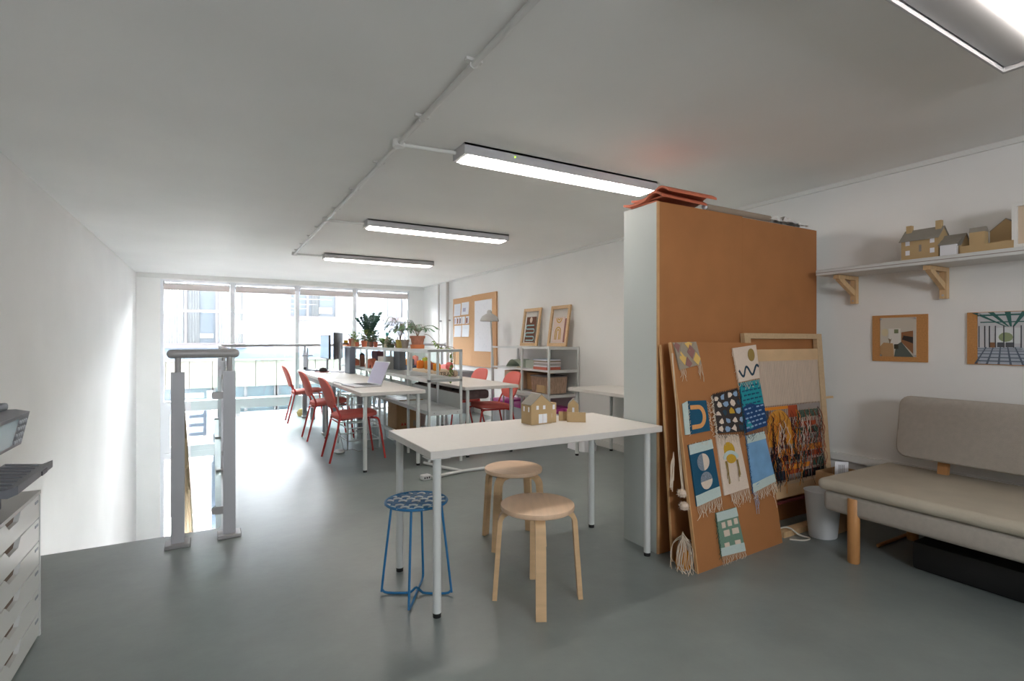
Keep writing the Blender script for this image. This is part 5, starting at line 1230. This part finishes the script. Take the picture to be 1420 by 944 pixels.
monitor('desk monitor with pale blue lit screen near the windows', (1.54, 8.62, .74), .03, .62, .37, .38, M_screen)
monitor('dark monitor angled away, seen from its back', (1.66, 8.25, .74), math.radians(-24), .50, .40, .40, M_dark)
t = thing('computer_tower', 'slim dark computer tower standing on the desk beside the monitors', 'computer', (1.74, 7.80, .74))
MB().rbox(-.04, .04, -.16, .16, 0, .385, .008, 2).build('case', mat('tower_grey', (84, 90, 102), .45), t); MB().box(-.042, -.04, -.15, .15, .02, .37).build('front_panel', mat('tower_panel', (96, 102, 112), .4), t)
t = thing('desk_stand', 'slim dark upright stand with short crossbar on the far desk', 'stand', (1.33, 8.98, .74))
MB().rbox(-.05, .05, -.045, .045, 0, .015, .004, 1).build('base', M_gmetal, t); MB().box(-.011, .011, -.011, .011, .012, .36).build('upright', M_gmetal, t)
MB().rbox(-.085, .085, -.012, .012, .225, .25, .008, 2).build('crossbar', M_gmetal, t); MB().rbox(-.06, -.02, -.03, .03, .015, .05, .006, 1).build('clamp', M_dark, t)
for (lab, loc, s, c, nm, rz) in (('dark keyboard lying on the far desk', (1.38, 8.55, .74), (.13, .42, .018), (70, 74, 82), 'keyboard', .1), ('grey tablet lying flat on the far desk edge', (1.27, 8.80, .74), (.17, .24, .008), (120, 130, 142), 'tablet', .0), ('red-covered notebook under a dark pouch on the far desk', (1.40, 8.20, .74), (.14, .20, .012), (176, 104, 100), 'notebook', .3), ('small pale green notepad on the far desk', (1.48, 7.85, .74), (.10, .12, .006), (196, 200, 170), 'notepad', .5)):
    t = thing(nm, lab, nm, loc, rz); MB().rbox(0, s[0], 0, s[1], 0, s[2], min(.004, s[2]*.4), 1).build('body', mat('desk_' + nm, c, .5), t)
    if nm == 'keyboard':
        for i in range(4): MB().box(.012 + i*.028, .034 + i*.028, .01, .41, s[2], s[2] + .004).build('key_row', M_dark, t)
    elif nm == 'tablet': MB().box(.008, s[0] - .008, .008, s[1] - .008, s[2], s[2] + .0006).build('screen', mat('tablet_glass', (90, 110, 130), .1), t)
    else: MB().box(.004, s[0] - .004, .004, s[1] - .004, s[2], s[2] + .001).build('cover', mat('desk_' + nm, c, .5), t)
t = thing('pouch', 'dark soft pouch on the red-covered notebook', 'pouch', (1.45, 8.29, .7535))
MB().lathe([(0, 0), (.05, 0), (.06, .02), (.04, .05), (0, .06)], n=16, sy=1.5).build('body', M_charcoal, t); MB().tube([(0, -.07, .05), (0, 0, .061), (0, .07, .05)], .003, 5).build('zip', M_greyw, t)
# floor bits below the desks
t = thing('power_adapter', 'white pebble-shaped power adapter on the floor under the laptop desk', 'adapter', (1.20, 5.88, 0))
MB().lathe([(0, 0), (.05, 0), (.058, .012), (.045, .028), (0, .034)], n=18, sy=1.4).build('body', M_bin, t); MB().tube(smooth_path([(.05, 0, .01), (.15, .08, .005), (.2, -.06, .005), (.32, .05, .005), (.42, -.02, .005)], 5), .003, 6).build('lead', mat('taupe_lead', (150, 144, 136), .6), t)
t = thing('transformer_box', 'grey transformer box with clips on the floor beneath the divider', 'box', (1.93, 6.02, 0), .2)
MB().rbox(-.06, .06, -.05, .05, 0, .07, .006, 1).build('body', M_gmetal, t); MB().rbox(-.03, .03, -.02, .02, .07, .095, .006, 1).build('clip', M_silver, t)
t = thing('spray_can', 'small dark canister with red cap under the far desk', 'can', (1.34, 8.55, .0))
MB().cyl((0, 0), .035, 0, .20, 16).build('can', M_gmetal, t); MB().cyl((0, 0), .028, .20, .235, 16).build('cap', M_terra, t)
o = MB().lathe([(0, 0), (.07, 0), (.085, .06), (.05, .11), (0, .12)], n=14).build('yellow_bag', mat('yellow_bag', (222, 200, 130), .7)); o.location = (1.26, 9.05, 0); tag(o, 'small yellow bag on the floor by the windows under the far desk', 'bag')
t = thing('floor_frame', 'white tubular foot frame lying on the floor below the foreground table', 'frame', (1.66, 4.33, 0))
MB().tube([(0, 0, .02), (.33, .07, .02), (.56, .07, .02)], .014, 10).build('bar', M_wmetal, t); MB().tube([(.33, .07, .02), (.23, .31, .02), (.14, .55, .02)], .014, 10).build('bar', M_wmetal, t)
t = thing('plug_block', 'white extension plug block at the end of the floor frame', 'plug', (1.63, 4.36, 0), .2)
MB().rbox(-.05, .03, -.03, .03, 0, .045, .006, 1).build('block', M_bin, t)
for k in range(3): MB().box(-.04 + .022*k, -.028 + .022*k, -.032, -.0295, .015, .03).build('socket', M_dark, t)
o = MB().lathe([(0, 0), (.13, 0), (.16, .28), (.155, .28), (.125, .01), (0, .01)], n=20).build('grey_basket', mat('warm_grey_basket', (170, 156, 150), .7)); o.location = (2.55, 7.25, 0); tag(o, 'warm grey waste basket under the yarn desk', 'basket')

# ================================================================ yarn on the right desk
t = thing('yarn_sack', 'flat burlap sack with dark lettering full of yarn on the far desk', 'sack', (2.50, 6.38, .74), 0)
M_burlap = mat('burlap', (190, 172, 148), .9, var=.12, scale=90, bump=.3, bscale=200)
MB().rbox(0, .34, .0, .95, 0, .085, .035, 3).build('sack', M_burlap, t)
cu = bpy.data.curves.new('lettering', 'FONT'); cu.body = 'TRAN'; cu.size = .075; cu.align_x = 'CENTER'; cu.extrude = .0004
tmp = bpy.data.objects.new('tmp_text', cu); C.objects.link(tmp)
dg = bpy.context.evaluated_depsgraph_get(); me = bpy.data.meshes.new_from_object(tmp.evaluated_get(dg)); bpy.data.objects.remove(tmp)
me.materials.clear(); me.materials.append(mat('dark_lettering', (58, 48, 42), .9))
lo = bpy.data.objects.new('lettering', me); C.objects.link(lo); lo.parent = t
lo.matrix_local = Matrix(((1, 0, 0, .17), (0, 0, -1, -.0012), (0, 1, 0, .014), (0, 0, 0, 1)))
lo2 = lo.copy(); C.objects.link(lo2); lo2.matrix_local = Matrix(((0, 0, -1, -.0012), (-1, 0, 0, .18), (0, 1, 0, .014), (0, 0, 0, 1)))
t = thing('navy_box', 'navy fabric box beside the yarn sack on the far desk', 'box', (2.50, 7.40, .74))
MB().box(0, .30, 0, .55, 0, .09).build('body', mat('navy_fabric', (70, 80, 112), .8), t); MB().rbox(-.005, .305, -.005, .555, .09, .105, .004, 1).build('rim', mat('navy_fabric', (70, 80, 112), .8), t)
yr = [((2.56, 6.47), .10, (226, 142, 40), 'bright orange', .085), ((2.60, 6.60), .09, (92, 94, 100), 'dark grey', .085), ((2.58, 6.71), .10, (178, 84, 62), 'brick red', .085), ((2.60, 6.90), .12, (206, 132, 48), 'amber', .085), ((2.56, 7.10), .12, (216, 118, 36), 'deep orange', .085), ((2.68, 7.20), .16, (160, 172, 70), 'lime green', .085), ((2.55, 7.48), .11, (104, 114, 124), 'slate grey', .105), ((2.58, 7.62), .12, (232, 152, 48), 'golden orange', .105), ((2.70, 7.72), .15, (226, 150, 144), 'pale pink', .105), ((2.56, 7.80), .10, (190, 150, 110), 'tan', .105)]
for (xy, hgt, c, nm, zb) in yr:
    t = thing('yarn_spool', '%s yarn spool on top of the sack and box' % nm, 'yarn', (xy[0], xy[1], .74 + zb), 0, 'yarn spools on the far desk')
    MB().lathe([(0, 0), (.040, .0), (.052, .012), (.052, hgt*.8), (.040, hgt*.92), (0, hgt*.92)], n=20).build('yarn', mat('yarn_' + nm.replace(' ', '_'), c, .9, bump=.4, bscale=150, stretch=(1, 1, 6)), t)
    MB().tube([(0, 0, hgt*.9), (0, 0, hgt)], .014, 10).build('core', M_cardboard, t)
t = thing('yarn_ball', 'pink ball of yarn at the right end of the sack', 'yarn', (2.72, 6.42, .826)); MB().lathe([(.055*math.sin(a), .055 - .055*math.cos(a)) for a in [PI*i/14 for i in range(15)]], n=24).build('ball', mat('pink_yarn', (226, 120, 116), .9, bump=.4, bscale=120), t)
m = MB().tube(smooth_path([(.05, 0, .05), (.07, -.06, .02), (.04, -.12, .006 - .0)], 4), .002, 5).build('loose_end', mat('pink_yarn', (226, 120, 116), .9), t)
t = thing('cable_tray', 'dark mauve fabric tray slung beneath the right desk', 'tray', (2.34, 5.30, .56))
M_tray = mat('mauve_tray', (120, 96, 92), .9, var=.3, scale=14)
MB().rbox(0, .40, 0, 1.45, 0, .10, .03, 2).build('tray', M_tray, t)
for y in (.15, .70, 1.25): MB().box(.0, .40, y - .012, y + .012, .098, .145).build('strap', M_charcoal, t)

# ================================================================ models on the foreground table
t = gable_house('model_house', 'larger cardboard model house with grey roof on the foreground table', (1.565, 2.515, .74), math.radians(3), .145, .10, .112, .168, wins=((.035, .085, .017, .022), (.082, .085, .017, .022)), doors=((.052, .006, .058, .052),), side=((.018, .072, .012, .028), (.066, .072, .012, .028)), over=.003)
a = MB().box(.1455, .188, .012, .09, 0, .115).build('annex', M_card, t)
MB().box(.160, .176, .0105, .012, .078, .105).build('window', M_paper, a); MB().box(.148, .154, .0105, .012, .030, .055).build('window', M_paper, a)
t = gable_house('model_house', 'small cardboard model tower with low garden walls on the foreground table', (1.842, 2.545, .74), math.radians(-38), .062, .062, .098, .128, wins=(), over=.0, side=())
MB().box(.025, .038, -.0015, 0, .048, .08).build('window', M_paper, t)
MB().box(-.055, .0, .002, .006, 0, .055).build('low_wall', M_card, t); MB().box(.0, .105, -.045, -.040, 0, .058).build('low_wall', M_card, t)
MB().box(-.004, .0, -.045, .03, 0, .072).build('low_wall', M_card, t)
